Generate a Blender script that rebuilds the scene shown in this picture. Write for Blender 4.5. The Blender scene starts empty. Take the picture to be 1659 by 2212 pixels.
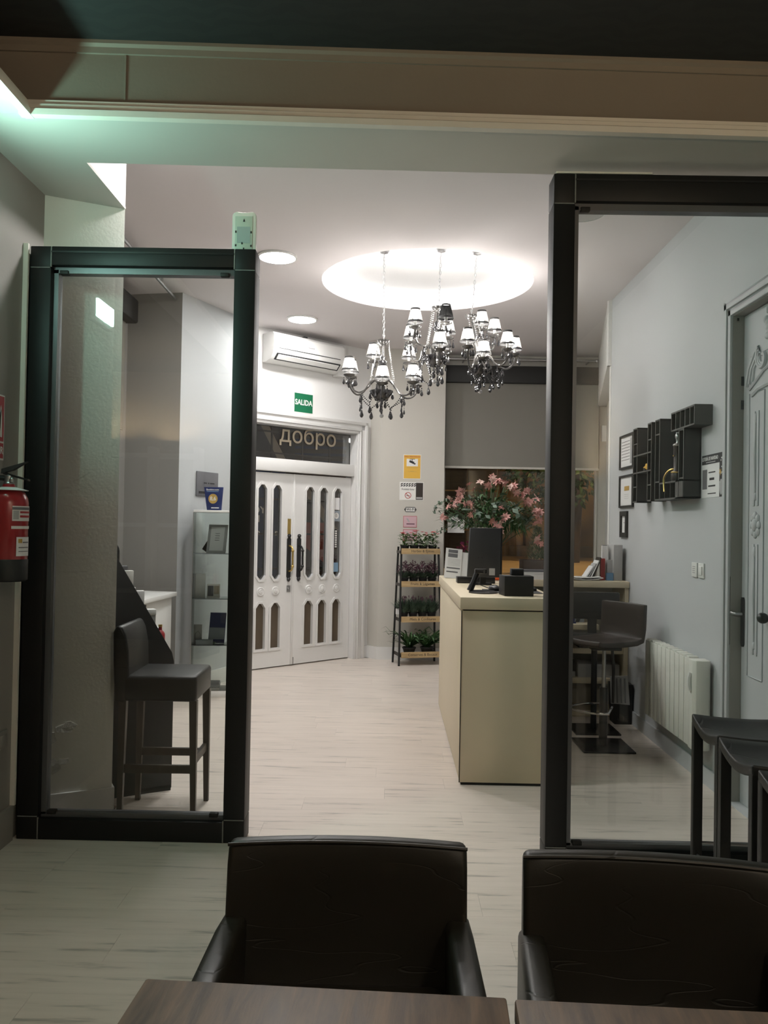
import bpy, bmesh, math, random
from mathutils import Vector, Matrix, Euler
random.seed(7)
PI = math.pi
sc = bpy.context.scene
COL = sc.collection

# ------------------------------------------------------------------ camera, world, exposure
FOC = 1800.0
CAM_H = 1.46
cam_d = bpy.data.cameras.new('camera')
cam = bpy.data.objects.new('camera', cam_d)
COL.objects.link(cam)
cam_d.sensor_fit = 'VERTICAL'
cam_d.sensor_height = 24.0
cam_d.lens = 24.0 * FOC / 2212.0
cam_d.clip_start = 0.02
roll, pitch, yaw = 0.0175, math.radians(0.978), math.radians(0.51)
fwd = Vector((-math.sin(yaw) * math.cos(pitch), math.cos(yaw) * math.cos(pitch), math.sin(pitch)))
r0 = Vector((math.cos(yaw), math.sin(yaw), 0))
u0 = r0.cross(fwd)
rgt = math.cos(roll) * r0 + math.sin(roll) * u0
upv = -math.sin(roll) * r0 + math.cos(roll) * u0
m3 = Matrix((rgt, upv, -fwd)).transposed()
cam.matrix_world = Matrix.Translation((0, 0, CAM_H)) @ m3.to_4x4()
sc.camera = cam
world = bpy.data.worlds.new('night')
sc.world = world
world.use_nodes = True
world.node_tree.nodes['Background'].inputs[0].default_value = (0.03, 0.035, 0.05, 1)
world.node_tree.nodes['Background'].inputs[1].default_value = 0.25
sc.view_settings.view_transform = 'Standard'
sc.view_settings.look = 'None'
sc.view_settings.gamma = 1
sc.view_settings.use_curve_mapping = False
sc.view_settings.exposure = 0.22
sc.cycles.transparent_max_bounces = 20
sc.cycles.max_bounces = 7
sc.cycles.diffuse_bounces = 3
sc.cycles.caustics_reflective = False
sc.cycles.caustics_refractive = False
sc.cycles.glossy_bounces = 3

# light strengths (fitted lamps and added fill spots, built further down)
L_DOWN, L_BULB, L_COVE, L_EMERG, L_WARM, L_STREET, L_FILL_SPOT, L_PEND = 145.0, 300.0, 11.0, 125.0, 1500.0, 500.0, 105.0, 66.0

# ------------------------------------------------------------------ materials
def _nt(name):
    m = bpy.data.materials.new(name)
    m.use_nodes = True
    nt = m.node_tree
    return m, nt, nt.nodes['Principled BSDF']

def mat(name, col, rough=0.6, metal=0.0, var=0.06, scale=8.0, bump=0.0, bscale=60.0, spec=0.5, stretch=(1, 1, 1), coat=0.0):
    m, nt, b = _nt(name)
    b.inputs['Roughness'].default_value = rough
    b.inputs['Metallic'].default_value = metal
    b.inputs['Specular IOR Level'].default_value = spec
    if coat:
        b.inputs['Coat Weight'].default_value = coat
        b.inputs['Coat Roughness'].default_value = 0.15
    geo = nt.nodes.new('ShaderNodeNewGeometry')
    mp = nt.nodes.new('ShaderNodeMapping')
    mp.inputs['Scale'].default_value = stretch
    nt.links.new(geo.outputs['Position'], mp.inputs['Vector'])
    no = nt.nodes.new('ShaderNodeTexNoise')
    no.inputs['Scale'].default_value = scale
    no.inputs['Detail'].default_value = 4
    nt.links.new(mp.outputs[0], no.inputs['Vector'])
    mx = nt.nodes.new('ShaderNodeMix')
    mx.data_type = 'RGBA'
    c = Vector(col)
    mx.inputs['A'].default_value = (*(c * (1 - var)), 1)
    mx.inputs['B'].default_value = (*[min(1, x * (1 + var)) for x in c], 1)
    nt.links.new(no.outputs['Fac'], mx.inputs['Factor'])
    nt.links.new(mx.outputs['Result'], b.inputs['Base Color'])
    if bump:
        n2 = nt.nodes.new('ShaderNodeTexNoise')
        n2.inputs['Scale'].default_value = bscale
        n2.inputs['Detail'].default_value = 3
        nt.links.new(mp.outputs[0], n2.inputs['Vector'])
        bp = nt.nodes.new('ShaderNodeBump')
        bp.inputs['Strength'].default_value = bump
        bp.inputs['Distance'].default_value = 0.01
        nt.links.new(n2.outputs['Fac'], bp.inputs['Height'])
        nt.links.new(bp.outputs[0], b.inputs['Normal'])
    return m

def emit(name, col, strength):
    m, nt, b = _nt(name)
    b.inputs['Base Color'].default_value = (*col, 1)
    b.inputs['Emission Color'].default_value = (*col, 1)
    b.inputs['Emission Strength'].default_value = strength
    return m

def glass(name, tint=(0.93, 0.96, 0.94), ior=1.5, rough=0.0):
    m = bpy.data.materials.new(name)
    m.use_nodes = True
    nt = m.node_tree
    nt.nodes.clear()
    out = nt.nodes.new('ShaderNodeOutputMaterial')
    mix = nt.nodes.new('ShaderNodeMixShader')
    tr = nt.nodes.new('ShaderNodeBsdfTransparent')
    tr.inputs[0].default_value = (*tint, 1)
    gl = nt.nodes.new('ShaderNodeBsdfGlossy')
    gl.inputs['Roughness'].default_value = rough
    fr = nt.nodes.new('ShaderNodeFresnel')
    fr.inputs['IOR'].default_value = ior
    nt.links.new(fr.outputs[0], mix.inputs[0])
    nt.links.new(tr.outputs[0], mix.inputs[1])
    nt.links.new(gl.outputs[0], mix.inputs[2])
    nt.links.new(mix.outputs[0], out.inputs[0])
    return m

def sheer(name, col, see=0.5, trans=(0.55, 0.53, 0.5)):
    m = bpy.data.materials.new(name)
    m.use_nodes = True
    nt = m.node_tree
    nt.nodes.clear()
    out = nt.nodes.new('ShaderNodeOutputMaterial')
    mix = nt.nodes.new('ShaderNodeMixShader')
    tr = nt.nodes.new('ShaderNodeBsdfTransparent')
    mix2 = nt.nodes.new('ShaderNodeMixShader')
    df = nt.nodes.new('ShaderNodeBsdfDiffuse')
    df.inputs[0].default_value = (*col, 1)
    tl = nt.nodes.new('ShaderNodeBsdfTranslucent')
    tl.inputs[0].default_value = (*trans, 1)
    mix.inputs[0].default_value = 1 - see
    mix2.inputs[0].default_value = 0.5
    nt.links.new(df.outputs[0], mix2.inputs[1])
    nt.links.new(tl.outputs[0], mix2.inputs[2])
    nt.links.new(tr.outputs[0], mix.inputs[1])
    nt.links.new(mix2.outputs[0], mix.inputs[2])
    nt.links.new(mix.outputs[0], out.inputs[0])
    return m

def plank_mat(name):
    m, nt, b = _nt(name)
    N, L = nt.nodes.new, nt.links.new
    b.inputs['Roughness'].default_value = 0.30
    b.inputs['Specular IOR Level'].default_value = 0.45
    geo = N('ShaderNodeNewGeometry')
    oi = N('ShaderNodeObjectInfo')
    add = N('ShaderNodeVectorMath'); add.operation = 'MULTIPLY_ADD'
    cmb = N('ShaderNodeCombineXYZ')
    L(oi.outputs['Random'], cmb.inputs[2]); L(oi.outputs['Random'], cmb.inputs[0])
    add.inputs[1].default_value = (30, 30, 30)
    L(cmb.outputs[0], add.inputs[0]); L(geo.outputs['Position'], add.inputs[2])
    mp = N('ShaderNodeMapping'); mp.inputs['Scale'].default_value = (1.6, 20, 6)
    L(add.outputs[0], mp.inputs['Vector'])
    n1 = N('ShaderNodeTexNoise'); n1.inputs['Scale'].default_value = 1.5; n1.inputs['Detail'].default_value = 6; n1.inputs['Roughness'].default_value = 0.62
    L(mp.outputs[0], n1.inputs['Vector'])
    r = N('ShaderNodeValToRGB')
    e = r.color_ramp.elements
    e[0].position = 0.30; e[0].color = (0.40, 0.365, 0.325, 1)
    e[1].position = 0.62; e[1].color = (0.75, 0.67, 0.60, 1)
    e2 = r.color_ramp.elements.new(0.42); e2.color = (0.70, 0.625, 0.555, 1)
    L(n1.outputs['Fac'], r.inputs[0])
    hsv = N('ShaderNodeHueSaturation')
    mr = N('ShaderNodeMapRange'); mr.inputs['To Min'].default_value = 0.97; mr.inputs['To Max'].default_value = 1.03
    L(oi.outputs['Random'], mr.inputs['Value']); L(mr.outputs[0], hsv.inputs['Value'])
    L(r.outputs[0], hsv.inputs['Color']); L(hsv.outputs[0], b.inputs['Base Color'])
    bp = N('ShaderNodeBump'); bp.inputs['Strength'].default_value = 0.06; bp.inputs['Distance'].default_value = 0.003
    L(n1.outputs['Fac'], bp.inputs['Height']); L(bp.outputs[0], b.inputs['Normal'])
    return m

def wood_mat(name, dark, light, rough=0.35, axis=1, scale=1.0, coat=0.2):
    m, nt, b = _nt(name)
    N, L = nt.nodes.new, nt.links.new
    b.inputs['Roughness'].default_value = rough
    b.inputs['Coat Weight'].default_value = coat
    b.inputs['Coat Roughness'].default_value = 0.3
    tc = N('ShaderNodeTexCoord')
    mp = N('ShaderNodeMapping')
    s = [22 * scale] * 3; s[axis] = 2.2 * scale
    mp.inputs['Scale'].default_value = s
    L(tc.outputs['Object'], mp.inputs['Vector'])
    n1 = N('ShaderNodeTexNoise'); n1.inputs['Scale'].default_value = 1.6; n1.inputs['Detail'].default_value = 7; n1.inputs['Roughness'].default_value = 0.65; n1.inputs['Distortion'].default_value = 0.4
    L(mp.outputs[0], n1.inputs['Vector'])
    r = N('ShaderNodeValToRGB')
    r.color_ramp.elements[0].position = 0.33; r.color_ramp.elements[0].color = (*dark, 1)
    r.color_ramp.elements[1].position = 0.68; r.color_ramp.elements[1].color = (*light, 1)
    L(n1.outputs['Fac'], r.inputs[0]); L(r.outputs[0], b.inputs['Base Color'])
    mr = N('ShaderNodeMapRange'); mr.inputs['To Min'].default_value = rough - 0.1; mr.inputs['To Max'].default_value = rough + 0.2
    L(n1.outputs['Fac'], mr.inputs['Value']); L(mr.outputs[0], b.inputs['Roughness'])
    bp = N('ShaderNodeBump'); bp.inputs['Strength'].default_value = 0.25; bp.inputs['Distance'].default_value = 0.003
    L(n1.outputs['Fac'], bp.inputs['Height']); L(bp.outputs[0], b.inputs['Normal'])
    return m

def leather_mat(name, col, rough=0.42):
    m, nt, b = _nt(name)
    N, L = nt.nodes.new, nt.links.new
    b.inputs['Base Color'].default_value = (*col, 1)
    b.inputs['Roughness'].default_value = rough
    b.inputs['Specular IOR Level'].default_value = 0.38
    tc = N('ShaderNodeTexCoord')
    vo = N('ShaderNodeTexVoronoi'); vo.inputs['Scale'].default_value = 260
    L(tc.outputs['Object'], vo.inputs['Vector'])
    mp = N('ShaderNodeMapping'); mp.inputs['Scale'].default_value = (1.5, 1.5, 9.0)
    L(tc.outputs['Object'], mp.inputs['Vector'])
    n = N('ShaderNodeTexNoise'); n.inputs['Scale'].default_value = 1.3; n.inputs['Detail'].default_value = 1.5; n.inputs['Distortion'].default_value = 0.3
    L(mp.outputs[0], n.inputs['Vector'])
    # creases: thin lines where the noise crosses its middle value
    sub = N('ShaderNodeMath'); sub.operation = 'SUBTRACT'; sub.inputs[1].default_value = 0.5
    ab = N('ShaderNodeMath'); ab.operation = 'ABSOLUTE'
    mr = N('ShaderNodeMapRange'); mr.inputs['From Max'].default_value = 0.005; mr.inputs['To Min'].default_value = 0.0; mr.inputs['To Max'].default_value = 1.0
    L(n.outputs['Fac'], sub.inputs[0]); L(sub.outputs[0], ab.inputs[0]); L(ab.outputs[0], mr.inputs['Value'])
    ml = N('ShaderNodeMath'); ml.operation = 'MULTIPLY_ADD'; ml.inputs[1].default_value = 0.08
    L(vo.outputs['Distance'], ml.inputs[0]); L(mr.outputs[0], ml.inputs[2])
    bp = N('ShaderNodeBump'); bp.inputs['Strength'].default_value = 0.22; bp.inputs['Distance'].default_value = 0.004
    L(ml.outputs[0], bp.inputs['Height']); L(bp.outputs[0], b.inputs['Normal'])
    return m

def damask_mat(name):
    m, nt, b = _nt(name)
    N, L = nt.nodes.new, nt.links.new
    geo = N('ShaderNodeNewGeometry')
    w = N('ShaderNodeTexWave'); w.wave_type = 'RINGS'; w.inputs['Scale'].default_value = 6; w.inputs['Distortion'].default_value = 9; w.inputs['Detail'].default_value = 2
    L(geo.outputs['Position'], w.inputs['Vector'])
    r = N('ShaderNodeValToRGB')
    r.color_ramp.elements[0].position = 0.45; r.color_ramp.elements[0].color = (0.012, 0.014, 0.015, 1)
    r.color_ramp.elements[1].position = 0.60; r.color_ramp.elements[1].color = (0.0155, 0.0175, 0.018, 1)
    L(w.outputs['Fac'], r.inputs[0]); L(r.outputs[0], b.inputs['Base Color'])
    b.inputs['Roughness'].default_value = 0.7
    return m

M = {}
M['wall'] = mat('wall_paint_white', (0.74, 0.735, 0.72), 0.75, var=0.03, scale=2, bump=0.05, bscale=120)
M['wall_return'] = mat('wall_paint_bright', (0.88, 0.865, 0.81), 0.75, var=0.04, scale=2, bump=0.1, bscale=60)
M['wall_cool'] = mat('wall_paint_pale_grey', (0.53, 0.545, 0.56), 0.7, var=0.03, scale=2, bump=0.05, bscale=120)
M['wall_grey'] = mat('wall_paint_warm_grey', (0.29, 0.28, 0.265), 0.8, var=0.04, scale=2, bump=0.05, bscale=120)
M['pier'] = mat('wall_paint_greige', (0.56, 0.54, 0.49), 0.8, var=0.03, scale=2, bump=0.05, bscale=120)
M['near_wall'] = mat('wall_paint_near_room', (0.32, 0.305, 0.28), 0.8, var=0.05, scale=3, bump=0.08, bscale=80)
M['beam'] = mat('beam_paint_taupe', (0.225, 0.19, 0.155), 0.75, var=0.05, scale=3, bump=0.06, bscale=60)
M['soffit'] = mat('soffit_paint', (0.60, 0.59, 0.55), 0.75, var=0.03, scale=3)
M['cornice'] = mat('cornice_plaster', (0.78, 0.745, 0.68), 0.7, var=0.04, scale=10)
M['ceil_far'] = mat('ceiling_paint_mauve', (0.74, 0.70, 0.70), 0.8, var=0.02, scale=2)
M['ceil_white'] = mat('recess_white', (0.82, 0.82, 0.82), 0.8, var=0.01)
M['ceil_near'] = damask_mat('ceiling_black_damask')
M['white'] = mat('white_gloss_paint', (0.76, 0.755, 0.74), 0.35, var=0.03, scale=5, bump=0.03, bscale=40)
M['white_pl'] = mat('white_plastic', (0.78, 0.78, 0.76), 0.4, var=0.02)
M['cream'] = mat('cream_lacquer', (0.68, 0.595, 0.43), 0.45, var=0.05, scale=3)
M['ivory'] = mat('ivory_plastic', (0.72, 0.72, 0.66), 0.4, var=0.02)
M['plank'] = plank_mat('whitewashed_oak')
M['screed'] = mat('screed', (0.10, 0.095, 0.09), 0.9)
M['black_metal'] = mat('black_aluminium', (0.008, 0.008, 0.0085), 0.5, var=0.1, scale=30, spec=0.35)
M['bead'] = mat('grey_glazing_bead', (0.16, 0.165, 0.175), 0.35, metal=0.5, var=0.05)
M['seam'] = mat('grey_sealant', (0.22, 0.22, 0.21), 0.6, var=0.2, scale=60)
M['pane'] = glass('clear_glass', (0.95, 0.965, 0.955))
M['pane_win'] = glass('window_glass', (0.93, 0.94, 0.93))
M['pane_cab'] = glass('cabinet_glass', (0.95, 0.975, 0.965))
M['leather'] = leather_mat('black_leather', (0.016, 0.014, 0.010))
M['leather_brown'] = leather_mat('dark_brown_leather', (0.03, 0.023, 0.02), 0.36)
M['leather_grey'] = leather_mat('charcoal_leather', (0.02, 0.021, 0.021), 0.4)
M['table'] = wood_mat('brown_oak', (0.05, 0.03, 0.019), (0.20, 0.128, 0.08), 0.46, axis=1, coat=0.06)
M['wenge'] = wood_mat('wenge', (0.012, 0.009, 0.007), (0.045, 0.032, 0.025), 0.45, axis=2)
M['stool_wood'] = wood_mat('brown_beech', (0.035, 0.024, 0.018), (0.085, 0.06, 0.045), 0.45, axis=2)
M['tan_wood'] = wood_mat('tan_pine', (0.36, 0.24, 0.11), (0.55, 0.40, 0.21), 0.6, axis=0, coat=0.0)
M['black'] = mat('matt_black', (0.010, 0.010, 0.010), 0.6, var=0.1)
M['black_gl'] = mat('satin_black_plastic', (0.013, 0.013, 0.014), 0.32, var=0.1)
M['charcoal'] = mat('charcoal_plastic', (0.028, 0.030, 0.032), 0.55, var=0.08)
M['chrome'] = mat('chrome', (0.65, 0.65, 0.66), 0.15, metal=1.0, var=0.02)
M['steel'] = mat('brushed_steel', (0.42, 0.42, 0.42), 0.35, metal=1.0, var=0.08)
M['brass'] = mat('aged_brass', (0.62, 0.45, 0.16), 0.3, metal=1.0, var=0.12, scale=30)
M['red'] = mat('extinguisher_red', (0.33, 0.018, 0.022), 0.28, var=0.05, coat=0.4)
M['sign_red'] = mat('sign_red', (0.36, 0.02, 0.025), 0.5, var=0.03)
M['sign_white'] = mat('sign_white', (0.78, 0.77, 0.74), 0.5, var=0.02)
M['sign_green'] = mat('sign_green', (0.004, 0.13, 0.055), 0.5, var=0.03)
M['sign_yellow'] = mat('sign_yellow', (0.72, 0.42, 0.05), 0.5, var=0.04)
M['paper'] = mat('paper', (0.80, 0.80, 0.80), 0.8, var=0.02)
M['paper_grey'] = mat('paper_grey', (0.42, 0.42, 0.42), 0.8, var=0.1, scale=40)
M['ink'] = mat('ink', (0.02, 0.02, 0.022), 0.7, var=0.05)
M['ink_soft'] = mat('ink_soft', (0.16, 0.16, 0.17), 0.7, var=0.1)
M['ink_red'] = mat('ink_red', (0.45, 0.03, 0.03), 0.6, var=0.05)
M['pink_card'] = mat('pink_card', (0.62, 0.42, 0.46), 0.7, var=0.06)
M['blue_card'] = mat('navy_card', (0.012, 0.025, 0.12), 0.5, var=0.05)
M['gold'] = mat('gold_print', (0.50, 0.32, 0.08), 0.5, var=0.05)
M['plaque'] = mat('grey_plaque', (0.15, 0.15, 0.165), 0.4, var=0.15, scale=12)
M['orange'] = mat('orange_plastic', (0.62, 0.09, 0.02), 0.45, var=0.05)
M['blue_pl'] = mat('blue_plastic', (0.10, 0.22, 0.38), 0.45, var=0.05)
M['leafA'] = mat('leaf_green', (0.045, 0.11, 0.035), 0.5, var=0.45, scale=25)
M['leafB'] = mat('leaf_blue_green', (0.075, 0.125, 0.085), 0.55, var=0.35, scale=25)
M['leafC'] = mat('leaf_light_green', (0.10, 0.19, 0.055), 0.5, var=0.4, scale=30)
M['leafD'] = mat('leaf_eucalyptus', (0.17, 0.235, 0.18), 0.6, var=0.25, scale=25)
M['heath'] = mat('heather_purple', (0.14, 0.06, 0.09), 0.7, var=0.5, scale=40)
M['pink'] = mat('petal_pink', (0.66, 0.34, 0.31), 0.6, var=0.25, scale=35)
M['pink_pale'] = mat('petal_pale_pink', (0.74, 0.52, 0.46), 0.6, var=0.2, scale=35)
M['coral'] = mat('petal_coral', (0.68, 0.11, 0.13), 0.55, var=0.2, scale=40)
M['magenta'] = mat('petal_magenta', (0.36, 0.03, 0.20), 0.6, var=0.3, scale=35)
M['stem'] = mat('stem_green', (0.06, 0.10, 0.04), 0.6)
M['soil'] = mat('soil', (0.03, 0.022, 0.016), 0.95, bump=0.5, bscale=200)
M['smoke'] = mat('smoked_crystal', (0.035, 0.034, 0.036), 0.06, var=0.3, scale=60, spec=0.9)
M['smoke_met'] = mat('smoked_glass_arm', (0.13, 0.125, 0.12), 0.12, metal=0.55, var=0.2, scale=50)
M['crystal'] = mat('clear_crystal', (0.55, 0.55, 0.55), 0.05, metal=0.5, var=0.2, scale=80)
M['shade'] = sheer('black_organza', (0.02, 0.02, 0.022), 0.36, (0.09, 0.088, 0.083))
M['shade_dark'] = sheer('black_lampshade', (0.014, 0.014, 0.015), 0.10, (0.05, 0.05, 0.05))
M['candle'] = mat('candle_tube', (0.6, 0.6, 0.58), 0.3, var=0.03)
M['bulb'] = emit('lit_bulb', (1.0, 0.955, 0.905), L_BULB)
M['bulb_off'] = mat('frosted_bulb', (0.5, 0.5, 0.5), 0.3)
M['downlight'] = emit('lit_diffuser', (1.0, 0.98, 0.96), L_DOWN)
M['cove_led'] = emit('led_strip', (1.0, 0.98, 0.965), L_COVE)
M['emerg'] = emit('emergency_diffuser', (0.52, 1.0, 0.84), L_EMERG)
M['warm_lamp'] = emit('warm_diffuser', (1.0, 0.72, 0.42), L_WARM)
M['pendant_glow'] = emit('pendant_globe', (1.0, 0.86, 0.68), L_PEND)
M['warm_strong'] = emit('warm_strong_bulb', (1.0, 0.72, 0.42), L_WARM * 2.6)
M['diff_off'] = mat('unlit_diffuser', (0.5, 0.5, 0.49), 0.4)
M['bottle'] = mat('dark_bottle', (0.012, 0.012, 0.010), 0.12, var=0.1)
M['blind'] = mat('grey_roller_blind', (0.225, 0.215, 0.19), 0.85, var=0.02, scale=3, bump=0.1, bscale=300)
M['frost'] = mat('brown_obscured_glass', (0.10, 0.075, 0.05), 0.35, var=0.2, scale=6)
M['street_stone'] = mat('street_stone', (0.40, 0.30, 0.17), 0.85, var=0.25, scale=3, bump=0.3, bscale=20)
M['pavement'] = mat('pavement', (0.55, 0.42, 0.25), 0.8, var=0.15, scale=3)
M['facade'] = mat('dark_facade', (0.045, 0.035, 0.033), 0.6, var=0.25, scale=4)
M['facade_tan'] = mat('tan_facade', (0.26, 0.22, 0.17), 0.7, var=0.1, scale=4)
M['facade_red'] = mat('rust_red_board', (0.28, 0.055, 0.03), 0.6, var=0.15, scale=4)
M['facade_blue'] = mat('navy_shopfront', (0.016, 0.036, 0.10), 0.4, var=0.2, scale=4)
M['planter_w'] = wood_mat('planter_wood', (0.02, 0.012, 0.008), (0.07, 0.045, 0.03), 0.7, axis=0, coat=0.0)
M['car_yellow'] = mat('toy_yellow', (0.62, 0.36, 0.03), 0.35, var=0.05)
M['letterbox'] = mat('graphite_board', (0.024, 0.024, 0.023), 0.5, var=0.1)
M['letteredge'] = mat('graphite_edge', (0.085, 0.083, 0.078), 0.55, var=0.1)
M['sticker_grey'] = mat('sticker_grey', (0.30, 0.34, 0.38), 0.5, var=0.1)
M['sticker_blue'] = mat('sticker_blue', (0.22, 0.36, 0.50), 0.5, var=0.05)
M['letter_tan'] = mat('tan_lettering', (0.42, 0.36, 0.27), 0.6, var=0.05)
M['mint'] = mat('mint_plastic', (0.50, 0.58, 0.50), 0.45, var=0.04)
M['label_grey'] = mat('pale_label', (0.36, 0.44, 0.43), 0.5, var=0.04)
M['peel'] = mat('flaking_plaster', (0.60, 0.59, 0.55), 0.9, var=0.1, scale=20, bump=0.5, bscale=40)
M['dirt'] = mat('grime', (0.05, 0.045, 0.035), 0.8, var=0.2)

# ------------------------------------------------------------------ mesh helpers
def V(*a):
    return Vector(a)

class MB:
    def __init__(self):
        self.v, self.f = [], []
    def add(self, vs, fs):
        n = len(self.v)
        self.v += [tuple(p) for p in vs]
        self.f += [tuple(i + n for i in q) for q in fs]
        return self
    def box(self, x0, x1, y0, y1, z0, z1, mtx=None):
        vs = [V(x, y, z) for z in (z0, z1) for y in (y0, y1) for x in (x0, x1)]
        if mtx is not None:
            vs = [mtx @ p for p in vs]
        return self.add(vs, [(0, 2, 3, 1), (4, 5, 7, 6), (0, 1, 5, 4), (2, 6, 7, 3), (0, 4, 6, 2), (1, 3, 7, 5)])
    def prism(self, poly, a, b, axis='z'):
        n = len(poly)
        area = sum(poly[i][0] * poly[(i + 1) % n][1] - poly[(i + 1) % n][0] * poly[i][1] for i in range(n))
        if area < 0:
            poly = poly[::-1]
        def mk(p, t):
            return {'z': (p[0], p[1], t), 'y': (p[0], t, p[1]), 'x': (t, p[0], p[1])}[axis]
        vs = [mk(p, a) for p in poly] + [mk(p, b) for p in poly]
        fs = [tuple(range(n))[::-1], tuple(range(n, 2 * n))]
        fs += [(i, (i + 1) % n, n + (i + 1) % n, n + i) for i in range(n)]
        if axis == 'y':
            fs = [q[::-1] for q in fs]
        return self.add(vs, fs)
    def hexa(self, bot, top):
        n = len(bot)
        fs = [tuple(range(n))[::-1], tuple(range(n, 2 * n))]
        fs += [(i, (i + 1) % n, n + (i + 1) % n, n + i) for i in range(n)]
        return self.add(list(bot) + list(top), fs)
    def tube(self, pts, r, seg=8, caps=True):
        pts = [Vector(p) for p in pts]
        n = len(pts)
        rs = r if isinstance(r, (list, tuple)) else [r] * n
        vs, fs = [], []
        prev = None
        for i, p in enumerate(pts):
            t = (pts[min(i + 1, n - 1)] - pts[max(i - 1, 0)])
            t = t.normalized() if t.length > 1e-9 else V(0, 0, 1)
            if prev is None:
                a = V(0, 0, 1) if abs(t.z) < 0.9 else V(1, 0, 0)
                s = t.cross(a).normalized()
            else:
                s = (prev - t * prev.dot(t))
                s = s.normalized() if s.length > 1e-6 else t.orthogonal().normalized()
            prev = s
            q = t.cross(s)
            for k in range(seg):
                an = 2 * PI * k / seg
                vs.append(p + (s * math.cos(an) + q * math.sin(an)) * rs[i])
        for i in range(n - 1):
            for k in range(seg):
                k2 = (k + 1) % seg
                fs.append((i * seg + k, i * seg + k2, (i + 1) * seg + k2, (i + 1) * seg + k))
        if caps:
            fs.append(tuple(range(seg))[::-1])
            fs.append(tuple((n - 1) * seg + k for k in range(seg)))
        return self.add(vs, fs)
    def lathe(self, prof, seg=20, c=(0, 0, 0), mtx=None, caps=True):
        vs, fs = [], []
        n = len(prof)
        for r, z in prof:
            for k in range(seg):
                a = 2 * PI * k / seg
                p = V(c[0] + r * math.cos(a), c[1] + r * math.sin(a), c[2] + z)
                vs.append(mtx @ p if mtx is not None else p)
        for i in range(n - 1):
            for k in range(seg):
                k2 = (k + 1) % seg
                fs.append((i * seg + k, i * seg + k2, (i + 1) * seg + k2, (i + 1) * seg + k))
        if caps and prof[0][0] > 1e-6:
            fs.append(tuple(range(seg))[::-1])
        if caps and prof[-1][0] > 1e-6:
            fs.append(tuple((n - 1) * seg + k for k in range(seg)))
        return self.add(vs, fs)
    def ball(self, c, r, seg=8, rings=5):
        rx, ry, rz = r if isinstance(r, (tuple, list)) else (r, r, r)
        vs = [(c[0], c[1], c[2] - rz)]
        fs = []
        for i in range(1, rings):
            ph = -PI / 2 + PI * i / rings
            for k in range(seg):
                a = 2 * PI * k / seg
                vs.append((c[0] + rx * math.cos(ph) * math.cos(a), c[1] + ry * math.cos(ph) * math.sin(a), c[2] + rz * math.sin(ph)))
        vs.append((c[0], c[1], c[2] + rz))
        for k in range(seg):
            fs.append((0, 1 + (k + 1) % seg, 1 + k))
        for i in range(rings - 2):
            for k in range(seg):
                a, b = 1 + i * seg + k, 1 + i * seg + (k + 1) % seg
                fs.append((a, b, b + seg, a + seg))
        o = 1 + (rings - 2) * seg
        for k in range(seg):
            fs.append((o + k, o + (k + 1) % seg, o + seg))
        return self.add(vs, fs)
    def leaf(self, base, direction, length, width, up=None, bend=0.15):
        d = Vector(direction).normalized()
        up = Vector(up) if up is not None else V(0, 0, 1)
        s = d.cross(up)
        s = s.normalized() if s.length > 1e-4 else d.orthogonal().normalized()
        n = s.cross(d)
        b = Vector(base)
        m = b + d * length * 0.5 + n * length * bend * 0.4
        t = b + d * length - n * length * bend
        return self.add([b, m + s * width / 2, m - n * width * 0.08, m - s * width / 2, t], [(0, 1, 2), (0, 2, 3), (1, 4, 2), (2, 4, 3)])
    def mesh(self, name, bevel=0.0, seg=2, smooth=40):
        me = bpy.data.meshes.new(name)
        me.from_pydata(self.v, [], self.f)
        if bevel > 0:
            bm = bmesh.new(); bm.from_mesh(me)
            bmesh.ops.remove_doubles(bm, verts=bm.verts, dist=1e-5)
            bm.normal_update()
            ed = [e for e in bm.edges if len(e.link_faces) == 2 and e.calc_face_angle(0) > 0.5]
            bmesh.ops.bevel(bm, geom=ed, offset=bevel, segments=seg, affect='EDGES', profile=0.5, clamp_overlap=True)
            bm.to_mesh(me); bm.free()
        me.validate()
        if smooth:
            me.shade_smooth()
            me.set_sharp_from_angle(angle=math.radians(smooth))
        return me
    def build(self, name, material, parent=None, bevel=0.0, seg=2, smooth=40, loc=None, rot=None):
        me = self.mesh(name, bevel, seg, smooth)
        me.materials.append(M[material] if isinstance(material, str) else material)
        o = bpy.data.objects.new(name, me)
        COL.objects.link(o)
        if parent is not None:
            o.parent = parent
        if loc is not None:
            o.location = loc
        if rot is not None:
            o.rotation_euler = rot
        return o

def tag(o, label=None, cat=None, group=None, kind=None):
    if label: o['label'] = label
    if cat: o['category'] = cat
    if group: o['group'] = group
    if kind: o['kind'] = kind
    return o

def thing(name, label, cat, loc=(0, 0, 0), rz=0.0, group=None):
    o = bpy.data.objects.new(name, None)
    o.empty_display_size = 0.1
    COL.objects.link(o)
    o.location = loc
    o.rotation_euler = (0, 0, rz)
    return tag(o, label, cat, group)

def struct_root(name, loc=(0, 0, 0), rz=0.0):
    o = bpy.data.objects.new(name, None)
    COL.objects.link(o)
    o.location = loc
    o.rotation_euler = (0, 0, rz)
    o['kind'] = 'structure'
    return o

def struct(name, mb, material, **k):
    o = mb.build(name, material, **k)
    o['kind'] = 'structure'
    return o

def copy_tree(o, parent=None, label=None, group=None):
    c = o.copy()
    COL.objects.link(c)
    if parent is not None:
        c.parent = parent
    for ch in list(o.children):
        copy_tree(ch, c)
    if label: c['label'] = label
    if group: c['group'] = group
    return c

def inst(me, name, parent, loc=(0, 0, 0), rot=(0, 0, 0), scale=(1, 1, 1)):
    o = bpy.data.objects.new(name, me)
    COL.objects.link(o)
    o.parent = parent
    o.location = loc
    o.rotation_euler = rot
    o.scale = scale
    return o

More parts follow.
